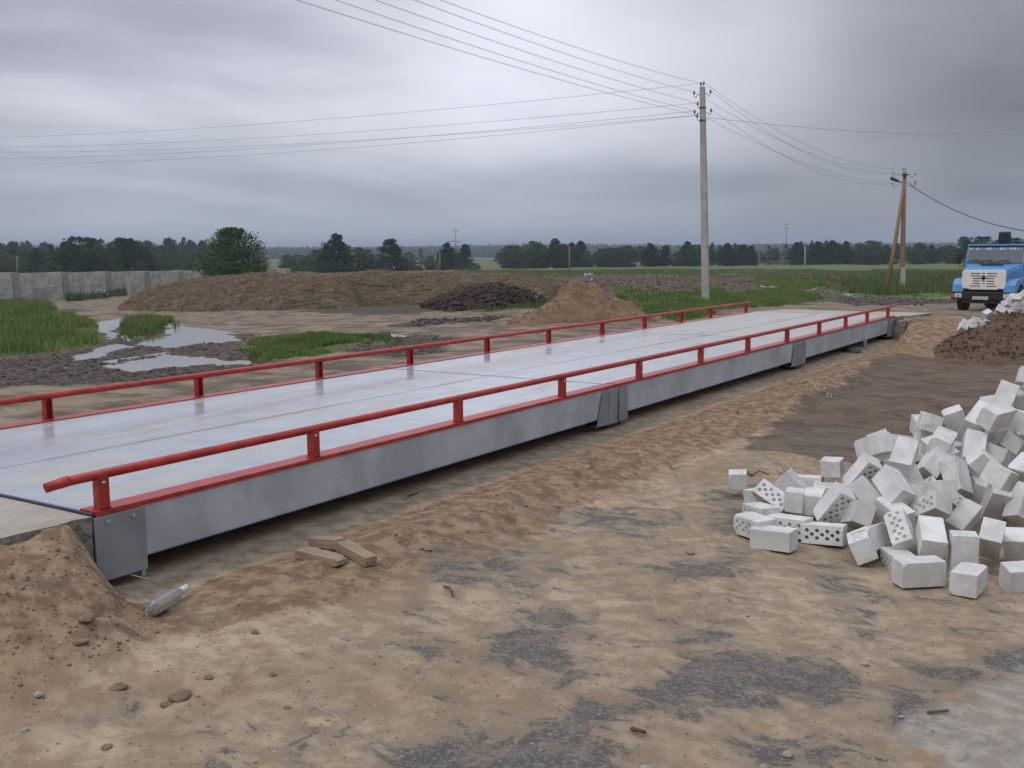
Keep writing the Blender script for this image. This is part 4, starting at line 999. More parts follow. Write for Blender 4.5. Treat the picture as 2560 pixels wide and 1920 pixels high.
blades('weeds', GR['weeds'], 9000, .24, .03, GD, 'weeds between the dung heap and the sand pile', 6)
blades('weeds', GR['track'], 60000, .42, .04, GD, 'tall weeds in front of the braced pole', 7, patch=3, hvar=1.3)
blades('weeds', GR['fence'], 16000, .7, .07, GD, 'weeds along the foot of the concrete wall', 8, patch=2.5, hvar=1.2, cut=.38)
fld = WP([(1000, 597), (1330, 599), (1600, 603), (1730, 612), (1815, 630), (2300, 620), (2300, 585), (1000, 585)])
blades('field_grass', fld, 70000, .25, .09, grass_mat('field_grass', (.090, .125, .036), (.135, .15, .055)), 'rough grass of the field', 9, patch=5, hvar=1.4, cut=.3)
for i, (pg, n_) in enumerate((([(1385, 600), (1560, 599), (1550, 606), (1400, 608)], 14000), ([(1180, 598), (1320, 597), (1300, 604), (1190, 606)], 8000), ([(1330, 640), (1440, 636), (1560, 640), (1500, 650), (1340, 652)], 14000), ([(1590, 612), (1720, 610), (1790, 618), (1700, 628), (1620, 622)], 16000))):
    blades('grass', WP(pg), n_, .34, .05, GM, ('green strip along the far edge of the rubble', 'green strip behind the sand pile', 'grass growing into the front of the rubble', 'grass at the right end of the rubble')[i], 40+i, patch=3)
# white flower heads among the grass
def flowers(P, n, hh, r, seed, label):
    rs = random.Random(seed); bm_ = bmesh.new(); mn = P.min(0); mx = P.max(0); k = 0
    while k < n:
        x = rs.uniform(mn[0], mx[0]); y = rs.uniform(mn[1], mx[1])
        if float(sdf(P, np.array([x]), np.array([y]))[0]) < .1: continue
        k += 1; zz = gz(x, y)+hh*rs.uniform(.8, 1.2)
        for q in range(4):
            a = rs.random()*6.3; c = Vector((x+math.cos(a)*r, y+math.sin(a)*r, zz+rs.uniform(-r, r)*.5))
            bmesh.ops.create_icosphere(bm_, subdivisions=1, radius=r*.5, matrix=Matrix.Translation(c))
    me = bpy.data.meshes.new('flowers'); bm_.to_mesh(me); bm_.free(); tag(link('flowers', me, WHITE), label, None, kind='stuff')
flowers(GR['left'], 40, .28, .022, 3, 'small white flower heads among the left grass')
flowers(WP([(205, 640), (235, 642), (240, 650), (190, 650)]), 14, .6, .05, 4, 'white umbels by the concrete wall')
flowers(WP([(1150, 652), (1172, 650), (1170, 662), (1145, 664)]), 8, .35, .025, 5, 'white flowers beside the sand pile')
flowers(WP([(1380, 602), (1470, 603), (1470, 608), (1380, 606)]), 22, .4, .06, 6, 'white flowers beyond the rubble')
# ------------------------------------------------------------------ trees
def leaf_mat(name, c0, c1_):
    m_ = bpy.data.materials.new(name); m_.use_nodes = True; t = NT(m_.node_tree); b = t.n['Principled BSDF']
    a = t.add('ShaderNodeAttribute', attribute_name='rnd').outputs['Fac']; oi = t.add('ShaderNodeObjectInfo').outputs['Random']
    c = t.mix(a, c0, c1_); t.set(b, 'Base Color', hm(t, c, t.math('ADD', .8, t.math('MULTIPLY', oi, .45)))); t.set(b, 'Roughness', .75); t.set(b, 'Specular IOR Level', .2)
    return m_
LV = leaf_mat('leaves', (.024, .055, .013), (.060, .120, .026)); LD = leaf_mat('dark_leaves', (.016, .036, .012), (.036, .074, .022)); LB = leaf_mat('blue_green_leaves', (.026, .058, .018), (.054, .100, .030))
BARK = mat('bark', (.07, .055, .042), .9, noise=.4, bump=.3)
def crown_mesh(name, kind, seed, n_cl=60, per=40, leaf=.10):
    """unit-height crown (z 0.08..1) made of many small leaf faces in uneven clumps"""
    rs = np.random.RandomState(seed); C = []; Rr = []
    k = 0
    while k < n_cl:
        zz = rs.rand()**(1.35 if kind in ('tall', 'round', 'cone') else 1); a = rs.rand()*2*np.pi; q = rs.rand()**.45
        if kind == 'round': w_ = .47*math.sqrt(max(0, 1-((zz-.45)/.56)**2)); lo = .02
        elif kind == 'tall': w_ = .25*math.sqrt(max(0, 1-((zz-.36)/.66)**2))*(1.15-.55*zz); lo = .03
        elif kind == 'cone': w_ = .26*(1-zz)**.85+.008; lo = .03
        elif kind == 'pine': w_ = .27*math.sqrt(max(0, 1-((zz-.66)/.36)**2)) if zz > .35 else (.10 if rs.rand() < .3 else 0); lo = .1
        else: w_ = .75*math.sqrt(max(0, 1-((zz-.3)/.72)**2)); lo = 0
        if w_ <= 0: continue
        if kind != 'cone' and rs.rand() < .18: w_ *= 1.15
        C.append((math.cos(a)*w_*q, math.sin(a)*w_*q, lo+(1-lo-.03)*zz)); Rr.append(w_*.33+.018); k += 1
    C = np.array(C); Rr = np.array(Rr); N = n_cl*per; idx = np.repeat(np.arange(n_cl), per)
    d = rs.randn(N, 3); d /= np.linalg.norm(d, axis=1, keepdims=True); P = C[idx]+d*Rr[idx][:, None]*(rs.rand(N)**.5)[:, None]*np.array([1.1, 1.1, .75 if kind != 'cone' else .5])
    P[:, 2] = np.clip(P[:, 2], .005, None)
    s = leaf*(.5+rs.rand(N))*(.5 if kind in ('cone',) else 1)
    u = rs.randn(N, 3); u /= np.linalg.norm(u, axis=1, keepdims=True); v = np.cross(u, rs.randn(N, 3)); v /= np.linalg.norm(v, axis=1, keepdims=True)
    u *= s[:, None]*.5; v *= s[:, None]*.34
    V = np.stack([P-u, P+v, P+u, P-v], 1).reshape(-1, 3); F = np.arange(N*4).reshape(-1, 4)
    me_o = np_mesh(name, V, F, None, False, {'rnd': np.repeat(np.clip(rs.rand(n_cl)[idx]*.6+.4*rs.rand(N), 0, 1), 4)})
    me = me_o.data; bpy.data.objects.remove(me_o); return me
def trunk_mesh(name, kind, seed):
    rs = random.Random(seed); mb = MB(); top = {'round': .7, 'tall': .85, 'cone': .93, 'pine': .93, 'bush': .5}[kind]; r0 = .022 if kind != 'bush' else .02
    pts = [Vector((rs.uniform(-.01, .01)*i, rs.uniform(-.01, .01)*i, -.03+top*i/6)) for i in range(7)]
    mb.tube(pts, [r0*(1-i/6.6) for i in range(7)], 7)
    for k in range(7):
        i = rs.randint(1, 4); a = rs.random()*6.28; L = {'round': .30, 'tall': .15, 'cone': .12, 'pine': .2, 'bush': .4}[kind]*rs.uniform(.6, 1)
        p = pts[i]; mb.tube([p, p+Vector((math.cos(a)*L*.5, math.sin(a)*L*.5, L*.4)), p+Vector((math.cos(a)*L, math.sin(a)*L, L*.9))], [r0*.45, r0*.3, r0*.1], 5)
    mb.b.normal_update(); me = bpy.data.meshes.new(name); mb.b.to_mesh(me); mb.b.free(); me.materials.append(BARK); return me
KIND = {}
for kd, var, ncl, per, leaf in (('round', 3, 130, 40, .045), ('tall', 3, 150, 36, .042), ('cone', 2, 120, 22, .045), ('pine', 2, 65, 30, .045), ('bush', 2, 45, 26, .10)):
    KIND[kd] = [(crown_mesh('crown', kd, 31*i+len(kd), ncl, per, leaf), trunk_mesh('trunk', kd, i+3)) for i in range(var)]
KIND['big'] = [(crown_mesh('crown', 'round', 77, 260, 75, .030), trunk_mesh('trunk', 'round', 9))]
nt = 0
def tree(kd, x_disp, top_disp, base_disp, d, label, mt, group, wide=1.0, cat='tree'):
    """x, top and foot as noted in the photograph, d metres away; real height follows"""
    global nt
    nt += 1
    cm_, tm_ = KIND[kd][nt % len(KIND[kd])]
    b_ = at_depth(x_disp*KD, base_disp*KD, d); tp = at_depth(x_disp*KD, top_disp*KD, d); h = tp.z-b_.z
    g = gz(b_.x, b_.y); b_.z = min(b_.z, g); h = tp.z-b_.z
    root = empty(cat if cat != 'tree' else {'cone': 'spruce_tree', 'pine': 'pine_tree'}.get(kd, 'leafy_tree'), b_, label, cat, group, rz=nt*1.7)
    root.scale = (h*wide, h*wide, h)
    if not len(cm_.materials): cm_.materials.append(mt)
    c = bpy.data.objects.new('crown', cm_); col.objects.link(c); c.parent = root
    c.material_slots[0].link = 'OBJECT'; c.material_slots[0].material = mt
    q = bpy.data.objects.new('trunk', tm_); col.objects.link(q); q.parent = root
    return root
tree('big', 507, 492, 600, 100, 'large round dark green tree standing at the break in the concrete wall', LV, None, 1.06)
nm = ORD
def row(spec, where, grp, mt=None):
    cnt = {}
    for kd, x, tp, bs, d, wd in spec:
        cnt[kd] = cnt.get(kd, 0)+1
        lab = {'round': 'rounded tree', 'tall': 'narrow leafy tree', 'cone': 'pointed spruce', 'pine': 'bare-stemmed pine', 'bush': 'low bush'}[kd]
        tree(kd, x, tp, bs, d, '%s, %s such from left %s' % (lab, nm(cnt[kd]), where), mt or (LV if kd in ('bush',) else LB if kd == 'round' else LD), grp, wd, 'bush' if kd == 'bush' else 'tree')
# wood behind the wall at the left
row([('round', 175, 511, 600, 175, 1.15), ('tall', 150, 520, 600, 180, 1.5), ('round', 205, 514, 600, 185, .9), ('round', 262, 520, 600, 200, 1.1), ('pine', 270, 513, 600, 190, 1.2), ('pine', 292, 517, 600, 195, 1.1), ('cone', 239, 521, 600, 210, 1.2), ('cone', 112, 523, 600, 220, 1.2), ('round', 130, 540, 600, 190, 1.1), ('round', 225, 545, 600, 180, 1.1), ('tall', 315, 534, 600, 215, 1.4), ('round', 352, 548, 598, 220, 1.2), ('round', 395, 552, 598, 225, 1.1), ('round', 430, 548, 598, 215, 1.1),
     ('round', 15, 545, 600, 230, 1.3), ('round', 55, 540, 600, 240, 1.2), ('tall', 85, 535, 600, 235, 1.6), ('round', -30, 540, 600, 240, 1.3), ('tall', 35, 538, 600, 250, 1.5)], 'in the wood behind the wall', 'trees of the wood behind the concrete wall')
row([('round', 622, 550, 580, 240, 1.1), ('round', 643, 550, 582, 245, 1.1), ('round', 665, 552, 586, 235, 1.2), ('round', 690, 538, 588, 225, 1.1), ('tall', 728, 503, 590, 215, 1.55), ('tall', 708, 528, 588, 220, 1.4), ('round', 775, 533, 588, 230, .9), ('round', 792, 538, 588, 232, 1.0), ('round', 808, 555, 587, 235, 1.1), ('tall', 845, 514, 587, 225, 1.6), ('round', 884, 545, 586, 230, .8), ('cone', 909, 535, 580, 245, 1.3), ('round', 930, 552, 580, 240, 1.0), ('tall', 967, 523, 584, 240, 1.5), ('round', 988, 545, 584, 240, .9), ('tall', 1006, 526, 580, 245, 1.15)], 'between the wall and the mast', 'trees of the line left of the first far mast')
row([('bush', 990, 574, 587, 210, 1.1), ('bush', 1023, 568, 584, 200, 1.2), ('bush', 700, 566, 588, 212, 1.6), ('bush', 745, 570, 588, 212, 1.6), ('bush', 830, 574, 588, 214, 1.6), ('bush', 900, 574, 588, 214, 1.6), ('bush', 640, 572, 586, 214, 1.4)], 'on the field edge', 'bushes along the field edge')
row([('round', 1108, 530, 574, 245, 1.3), ('round', 1150, 520, 573, 240, 1.0), ('round', 1170, 528, 573, 242, .9), ('tall', 1199, 514, 572, 240, 1.3), ('round', 1215, 526, 572, 240, .9), ('tall', 1235, 523, 572, 250, 1.3), ('tall', 1255, 519, 572, 260, 1.2), ('round', 1268, 545, 571, 250, 1.2), ('round', 1300, 542, 571, 250, 1.1), ('round', 1325, 535, 571, 245, 1.0), ('round', 1355, 530, 571, 250, 1.15), ('tall', 1404, 524, 570, 250, 1.5), ('tall', 1438, 529, 570, 250, 1.3), ('round', 1462, 545, 570, 255, 1.0), ('tall', 1484, 520, 570, 260, 1.4), ('round', 1503, 528, 570, 255, 1.0)], 'left of the concrete pole', 'trees of the line left of the concrete pole')
row([('cone', 1538, 522, 568, 260, 1.4), ('cone', 1554, 527, 568, 262, 1.4), ('tall', 1570, 524, 568, 260, 1.4), ('cone', 1587, 523, 568, 265, 1.4), ('tall', 1605, 527, 568, 265, 1.5), ('tall', 1622, 530, 568, 265, 1.2), ('cone', 1660, 529, 566, 270, 1.5), ('cone', 1678, 532, 566, 272, 1.5), ('cone', 1697, 526, 566, 270, 1.5), ('tall', 1722, 522, 566, 270, 1.4), ('cone', 1730, 519, 566, 272, 1.3), ('cone', 1753, 517, 566, 270, 1.4), ('tall', 1766, 520, 566, 270, 1.4), ('cone', 1783, 516, 566, 270, 1.5), ('tall', 1796, 518, 566, 272, 1.4), ('cone', 1811, 523, 566, 272, 1.4), ('tall', 1826, 520, 566, 272, 1.5), ('cone', 1849, 524, 566, 272, 1.4), ('round', 1878, 519, 568, 260, 1.3), ('tall', 1862, 528, 566, 270, 1.5), ('cone', 1897, 530, 566, 275, 1.5), ('tall', 1915, 528, 566, 275, 1.4), ('cone', 1938, 524, 566, 275, 1.4)], 'between the concrete and the braced pole', 'trees of the line between the two poles')
row([('cone', 1964, 530, 565, 275, 1.4), ('round', 1982, 536, 565, 265, 1.1), ('cone', 1995, 526, 565, 275, 1.4), ('tall', 2012, 528, 565, 275, 1.3), ('cone', 2028, 532, 565, 275, 1.4), ('round', 2052, 530, 565, 265, .9), ('pine', 2083, 510, 565, 210, 1.0), ('pine', 2121, 510, 565, 215, 1.4), ('cone', 2149, 516, 565, 240, 1.3), ('pine', 2188, 513, 565, 215, 1.3), ('tall', 2066, 535, 565, 270, 1.2), ('round', 2210, 520, 565, 230, 1.2), ('pine', 2230, 508, 565, 215, 1.2)], 'right of the braced pole', 'trees of the line right of the braced pole')
# distant woods: one crowd of small crowns on rising ground
def forest(name, n, lo, hi, d0, d1, hfun, label, seed, mt, hts):
    rs = np.random.RandomState(seed); V = []; F = []; RN = []; o = 0
    u = rs.uniform(lo, hi, n); d = rs.uniform(d0, d1, n)
    x = EYE.x+FH.x*d+RH.x*d*(u-1280)/FPX; y = EYE.y+FH.y*d+RH.y*d*(u-1280)/FPX; g = hfun(u, d)
    h = hts*(.62+.55*rs.rand(n)); r = h*(.18+.16*rs.rand(n)); seg = 6; rnd_ = rs.rand(n)
    for k, (zf, rf_) in enumerate(((-.3, .9), (.25, 1.0), (.6, .72), (.85, .35), (1.0, .02))):
        for s_ in range(seg):
            a = s_*2*np.pi/seg+k*.5; q = r*(rf_ if k < 2 or k == 4 else rf_+(1-rf_)*.7*rnd_**2)*(.75+.5*rs.rand(n)); V.append(np.stack([x+np.cos(a)*q, y+np.sin(a)*q, g+h*(zf+.05*rs.randn(n)*(k > 0))], 1))
    V = np.stack(V, 1).reshape(-1, 3); b0 = np.arange(n)[:, None]*(5*seg)
    Q = []
    for k in range(4):
        for s_ in range(seg): Q.append(b0+[k*seg+s_, k*seg+(s_+1) % seg, (k+1)*seg+(s_+1) % seg, (k+1)*seg+s_])
    F = np.concatenate(Q, 0)
    ob = np_mesh(name, V, F, mt, False, {'rnd': np.repeat(rs.rand(n), 5*seg)}); tag(ob, label, None, kind='stuff')
FM = leaf_mat('wood', (.016, .032, .015), (.032, .058, .024))
def ridge(u, d):   # wooded hills; crest of the noted skyline
    top = np.interp(u, [-200, 0, 300, 500, 650, 900, 1240, 1500, 1800, 2100, 2400, 2800], [604, 606, 604, 606, 614, 617, 612, 612, 618, 613, 616, 614])
    t_ = np.clip((d-1000)/900, 0, 1); return -6+(1.33-(top-625)*d/FPX-9+6)*t_
forest('distant_forest', 9000, -500, 3000, 1000, 1950, ridge, 'blue-green wooded hills far beyond the fields', 12, FM, 10.0)
def wood(n, lo, hi, d0, d1, z0, hts, label, seed, kinds):
    rs = np.random.RandomState(seed); VV = []; RR = []
    src = []
    for kd in kinds:
        for me, _ in KIND[kd]:
            a = np.empty(len(me.vertices)*3, 'f4'); me.vertices.foreach_get('co', a); src.append(a.reshape(-1, 4, 3))
    for i in range(n):
        u = rs.uniform(lo, hi); d = rs.uniform(d0, d1); c = np.array([EYE.x+FH.x*d+RH.x*d*(u-1280)/FPX, EYE.y+FH.y*d+RH.y*d*(u-1280)/FPX, z0])
        q = src[rs.randint(len(src))]; q = q[rs.rand(len(q)) < .42]; h = hts*(.65+.5*rs.rand()); an = rs.rand()*6.3; cs, sn = math.cos(an), math.sin(an)
        w_ = h*rs.uniform(1.1, 1.7); ctr = q.mean(1, keepdims=True); q = ctr+(q-ctr)*1.7
        VV.append(np.stack([(q[..., 0]*cs-q[..., 1]*sn)*w_, (q[..., 0]*sn+q[..., 1]*cs)*w_, q[..., 2]*h], -1).reshape(-1, 3)+c); RR.append(np.full(len(q)*4, rs.rand()*.6+.2)+rs.rand(len(q)*4)*.2)
    V = np.concatenate(VV); tag(np_mesh('forest', V, np.arange(len(V)).reshape(-1, 4), FM, False, {'rnd': np.concatenate(RR)}), label, None, kind='stuff')
wood(190, -400, 560, 330, 520, -4.3, 9.6, 'mass of spruces and pines far behind the wood at the left', 13, ('cone', 'tall', 'cone'))
wood(150, 1240, 2800, 330, 520, -4.6, 6.6, 'darker wood strip behind the tree line at the right', 14, ('cone', 'tall', 'round'))
hl = bmesh.new()
us = np.linspace(-900, 3500, 90); dd_ = [950, 1100, 1400, 1950, 2400]
g = {}
for i, u in enumerate(us):
    for j, d in enumerate(dd_):
        x = EYE.x+FH.x*d+RH.x*d*(u-1280)/FPX; y = EYE.y+FH.y*d+RH.y*d*(u-1280)/FPX
        zz = float(ridge(np.array(u), np.array(min(d, 1950.))))-(.8 if j else 2)-(60 if j == 4 else 0); g[i, j] = hl.verts.new((x, y, zz))
for i in range(len(us)-1):
    for j in range(len(dd_)-1): hl.faces.new((g[i, j], g[i+1, j], g[i+1, j+1], g[i, j+1]))
me = bpy.data.meshes.new('hills'); hl.to_mesh(me); hl.free(); tag(link('hills', me, mat('hill_ground', (.035, .055, .025), .9), smooth=True), 'wooded hills on the horizon', kind='structure')
# ------------------------------------------------------------------ concrete wall at the left
def wall_pt(k):
    d = 84+5.76*k; l = d*(-62.6/d+.2654); return Vector((EYE.x+FH.x*d+RH.x*l, EYE.y+FH.y*d+RH.y*l, 0)), d
wr = None; vv = wall_pt(1)[0]-wall_pt(0)[0]; wa = math.atan2(vv.y, vv.x); p0 = wall_pt(-2)[0]
wr = empty('concrete_wall', (p0.x, p0.y, 0), 'weathered grey concrete panel wall with white brick pillars behind the straw heap', 'wall')
BRW = bpy.data.materials.new('white_brick'); BRW.use_nodes = True; t = NT(BRW.node_tree)
br = t.add('ShaderNodeTexBrick', {'Color1': (.42, .41, .38, 1), 'Color2': (.34, .32, .29, 1), 'Mortar': (.14, .13, .12, 1), 'Scale': 1.0, 'Mortar Size': .018, 'Brick Width': .26, 'Row Height': .15})
tco = t.add('ShaderNodeTexCoord').outputs['Object']; mp_ = t.add('ShaderNodeMapping', {'Rotation': (R(90), 0, 0)}); t.l.new(tco, mp_.inputs[0]); t.l.new(mp_.outputs[0], br.inputs['Vector']); t.l.new(br.outputs[0], t.n['Principled BSDF'].inputs['Base Color']); t.set(t.n['Principled BSDF'], 'Roughness', .9)
for k in range(-2, 9):
    a, d = wall_pt(k); b_, d2 = wall_pt(k+1); v_t = 674.5-.0*k if k < 4 else 671
    ztop = 1.33-np.interp(d, [84, 113, 140], [49.5, 45.5, 40])*d/FPX; zb = min(gz(a.x, a.y), gz(b_.x, b_.y))-.1
    if k not in (5, 6, 8):
        for (z0, z1, nm_) in ((zb, (zb+.1)+.95, 'wall_panel'), ((zb+.1)+.975, ztop, 'wall_panel')):
            o = MB().box(.30, (b_-a).length-.30, -.07, .07, z0, z1, bev=.02).build(nm_, FENCEM, wr)
            o.matrix_basis = Matrix.Translation((a.x-p0.x, a.y-p0.y, 0)) @ Matrix.Rotation(wa, 4, 'Z')
    if k == 0:
        o = MB().box(2.0, 3.6, -.10, -.075, zb+.1, zb+1.0).build('brick_patch', BRW, wr); o.matrix_basis = Matrix.Translation((a.x-p0.x, a.y-p0.y, 0)) @ Matrix.Rotation(wa, 4, 'Z')
    if k != 6:
        o = MB().box(-.32, .29, -.24, .22, zb, ztop+.06, bev=.02).build('brick_pillar', BRW, wr); o.matrix_basis = Matrix.Translation((a.x-p0.x, a.y-p0.y, 0)) @ Matrix.Rotation(wa, 4, 'Z')
# ------------------------------------------------------------------ poles and wires
RV = Vector((RH.x, RH.y, 0)); FV = Vector((FH.x, FH.y, 0)); ZV = Vector((0, 0, 1))
def px_at(x, y, d, src=False): k = 1 if src else KD; return at_depth(x*k, y*k, d)
def insulator(parent, base, side, reach=.2, hook=True):
    """J-shaped iron hook with a dark porcelain bell on its tip"""
    s = RV*side; tip = base+s*reach
    pts = [base, base+s*reach*.45]+[base+s*(reach*.45+reach*.275*(1-math.cos(a)))+ZV*(-.10*math.sin(a)-.0) for a in (.5, 1.0, 1.57, 2.1, 2.7, 3.14)]+[tip+ZV*.04]
    if not hook: pts = [base, base+ZV*.12]; tip = base+ZV*.08
    h = MB().tube(pts, .011, 6).build('hook', DARK, parent)
    p = tip+ZV*.05
    mb = MB().lathe([(.020, -.03), (.045, -.02), (.040, .02), (.026, .03), (.034, .06), (.030, .085), (.008, .095)], 10, Matrix.Translation(p))
    mb.build('insulator', PORC, h); return p+ZV*.05
d1 = 39.0; b1 = px_at(1524, 655, d1); t1 = px_at(1517, 188, d1); b1.z -= .0
zg = gz(b1.x, b1.y); root1 = empty('power_pole', (0, 0, 0), 'straight pale concrete power pole behind the weighbridge carrying many wires', 'power pole')
ax = t1-b1; b1b = b1-ax.normalized()*max(.25, b1.z-zg+.25)
bm_ = MB(); rings = []
for p, w1, w2 in ((b1b, .155, .135), (b1+ax*.5, .135, .115), (t1, .108, .10)):
    rings.append([bm_.b.verts.new(p+RV*a+FV*b_) for a, b_ in ((-w1, -w2*.8), (w1*.55, -w2), (w1, -w2*.3), (w1*.8, w2), (-w1*.8, w2))])
for A, B in zip(rings, rings[1:]):
    for k in range(5): bm_.b.faces.new((A[k], A[(k+1) % 5], B[(k+1) % 5], B[k]))
bm_.b.faces.new(rings[0][::-1]); bm_.b.faces.new(rings[-1]); bm_.build('shaft', CONCP, root1)
def P1(x, y, off=0): return px_at(1680+x/10.37, 180+y/10.37, d1+off, True)
ins1 = {}
ins1['topL'] = insulator(root1, P1(750, 420), 0, hook=False); ins1['topR'] = insulator(root1, P1(820, 400), 0, hook=False)
ins1['R1'] = insulator(root1, P1(860, 560), 1, .20); ins1['L1'] = insulator(root1, P1(710, 590), -1, .20)
ins1['R2'] = insulator(root1, P1(870, 1045), 1, .21); ins1['L2'] = insulator(root1, P1(715, 1080), -1, .19)
ins1['M1'] = insulator(root1, P1(665, 930, -.12), 0, hook=False); ins1['M2'] = insulator(root1, P1(655, 1250, -.12), 0, hook=False)
for yy in (925, 1252):
    c = P1(790, yy); w_ = .128
    MB().box(-w_, w_, -.13, .13, -.013, .013).build('clamp', DARK, root1).matrix_basis = Matrix.Translation(c) @ Matrix.Rotation(-YAW, 4, 'Z')
# braced wooden pole
d2 = 67.0; root2 = empty('braced_power_pole', (0, 0, 0), 'brown wooden power pole with a slanting brace and street lamp near the blue lorry', 'power pole')
b2 = px_at(1948, 634, d2); t2 = px_at(1954, 371, d2); stub = b2+(t2-b2)*.22; jn = b2+(t2-b2)*.80
MB().tube([b2-ZV*.5, b2, stub, b2+(t2-b2)*.6, t2], [.165, .165, .155, .14, .12], 12).build('pole', WOODP, root2)
MB().box(-.13, .13, -.12, .12, -.6, 1.7).build('concrete_stub', CONCP, root2).matrix_basis = Matrix.Translation(b2-RV*.03-FV*.22)
bb = px_at(1912, 640, d2-.6); MB().tube([bb-(jn-bb).normalized()*.4, bb+(jn-bb)*.5, jn-RV*.05+ZV*.5], [.145, .13, .10], 12).build('brace', mat('brace_wood', (.27, .155, .075), .85, noise=.3, nscale=5, bump=.3, stretch=(6, 6, .4)), root2)
MB().tube([jn+ZV*1.35+RV*.02-FV*0, jn+ZV*1.41+RV*.02], .21, 12).build('band', DARK, root2)
def P2(x, y): return px_at(2160+x/4.61, 400+y/4.61, d2, True)
lp = P2(440, 262); lt = P2(305, 207); dl_ = (lt-lp).normalized()
la = MB().tube([lp, lp+(lt-lp)*.3], .03, 8).build('lamp_arm', DARK, root2)
MB().tube([lp+(lt-lp)*.28, lp+(lt-lp)*.55, lp+(lt-lp)*.9, lt], [.06, .10, .13, .07], 10).build('lamp_head', RUST, la)
ins2 = []
for x, y, s in ((450, 130, 0), (475, 130, 0), (445, 165, -1), (480, 175, 1), (440, 290, -1), (480, 290, 1), (480, 262, 1)):
    ins2.append(insulator(root2, P2(x, y), s, .62 if s else .0, hook=bool(s)))
# wires: sagging lines, each a thing
def wire(a, b_, sag, label, r=.006, n=24, grp='overhead wires', name='power_wire', mt=WIREM):
    pts = [a.lerp(b_, i/n)-ZV*sag*4*(i/n)*(1-i/n) for i in range(n+1)]
    o = MB().tube(pts, r, 5).build(name, mt); return tag(o, label, 'wire', grp)
def beyond(p, u_edge, v_edge, z_at, k=1.9):
    """run the wire from p through where it leaves the frame and on to the next pole out of view"""
    d = ray(u_edge*KD, v_edge*KD); q = EYE+d*((z_at-EYE.z)/d.z); return p+(q-p)*k
ups = [(725, 'topmost'), (800, 'second'), (880, 'third'), (960, 'fourth'), (1015, 'fifth')]
src = ['M2', 'L2', 'M1', 'L1', 'topL']
z1 = [6.55, 6.75, 6.95, 7.1, 7.3]
lab = ['steepest-leaving wire at far left of the fan running up out of the top edge', 'second wire from the left in the fan running up from the concrete pole', 'middle wire of the five in the fan running up from the concrete pole', 'second wire from the right in the fan running up from the concrete pole', 'rightmost wire of the fan running up from the top of the concrete pole']
for (x, _), s_, zz, l in zip(ups, src, z1, lab):
    a = ins1[s_]; d = ray(x*KD, 0); q = EYE+d*((zz-.35-EYE.z)/d.z); e = a+(q-a)*1.6
    sg = .25; e.z += 0; wire(a, e, sg, l)
lf = [(297, 'topL', 'highest of the wires running left from the concrete pole'), (317, 'M1', 'second wire from the top running left from the concrete pole'), (327, 'M2', 'third wire from the top running left from the concrete pole'), (340, 'L2', 'fourth wire from the top running left from the concrete pole'), (353, 'M2', 'lowest wire running left from the concrete pole')]
for y, s_, l in lf:
    a = ins1[s_]; d = ray(0, y*KD); dep = 62; e = EYE+d*dep; far_ = a+(e-a)*1.55; far_.z += 1.1
    # sag so that the line still hangs through the noted edge point
    t_ = 1/1.55; zl = a.z+(far_.z-a.z)*t_; sg = (zl-e.z)/(4*t_*(1-t_)); wire(a, far_, max(.2, sg+(y-297)*.002), l)
rg = [('topR', 0, .9, 'highest wire between the two poles'), ('R1', 2, .95, 'second wire between the two poles'), ('L1', 3, .9, 'third wire between the two poles'), ('R2', 4, .9, 'fourth wire between the two poles'), ('L2', 5, .8, 'lowest wire between the two poles')]
for s_, i, sg, l in rg: wire(ins1[s_], ins2[i], sg, l)
e = px_at(2300, 251, 120); wire(P1(900, 1180), e, 1.2, 'faint thin wire running right past the braced pole to the frame edge', .007)
c0 = P2(530, 285); c1_ = px_at(2212, 498, 60); e = c0+(c1_-c0)*1.7; zl = c0.z+(e.z-c0.z)/1.7
e.z += 2.2; zl = c0.z+(e.z-c0.z)/1.7; sg = (zl-c1_.z)/(4/1.7*(1-1/1.7)); wire(c0, e, sg, 'thick black cable dropping right from the braced pole over the lorry', .026, 30, 'overhead wires', 'power_cable', DARK)
# slender masts and small poles far away
def mast(x, top, base, d, r, label, arms):
    b_ = px_at(x, base, d); t_ = px_at(x, top, d); h = (t_-b_).length; rt = empty('far_mast', b_, label, 'mast', 'power masts on the horizon')
    MB().tube([Vector((0, 0, -1.5)), Vector((0, 0, h*.6)), Vector((0, 0, h))], [r, r*.75, r*.35], 6).build('shaft', CONCP, rt)
    for z_, l_ in arms: MB().tube([-RV*l_+ZV*(h*z_+.15), ZV*h*z_, RV*l_*.8+ZV*(h*z_-.05)], r*.28, 5).build('cross_arm', DARK, rt)
mast(985, 493, 585, 420, .42, 'tall thin grey power mast right of the narrow trees', ((.92, 1.2), (.68, 3.0)))
mast(1697, 481, 575, 420, .40, 'tall thin dark power mast above the spruces right of the concrete pole', ((.95, .9), (.85, 1.1)))
for i, (x, tp, bs, d, l) in enumerate([(37, 552, 600, 190, 'left half of the wood'), (505, 552, 600, 230, 'round tree at the wall'), (950, 545, 592, 210, 'left of the first mast'), (1230, 531, 588, 190, 'open field by the first dark clump'), (1739, 532, 582, 215, 'field below the spruce row'), (1640, 545, 570, 300, 'gap right of the concrete pole')]):
    b_ = px_at(x, bs, d); t_ = px_at(x, tp, d); o = MB().tube([b_-ZV, t_], [.16, .11], 6).build('field_pole', WOODP if i != 4 else CONCP)
    tag(o, 'thin far field pole, the one at the '+l, 'pole', 'small poles across the field')
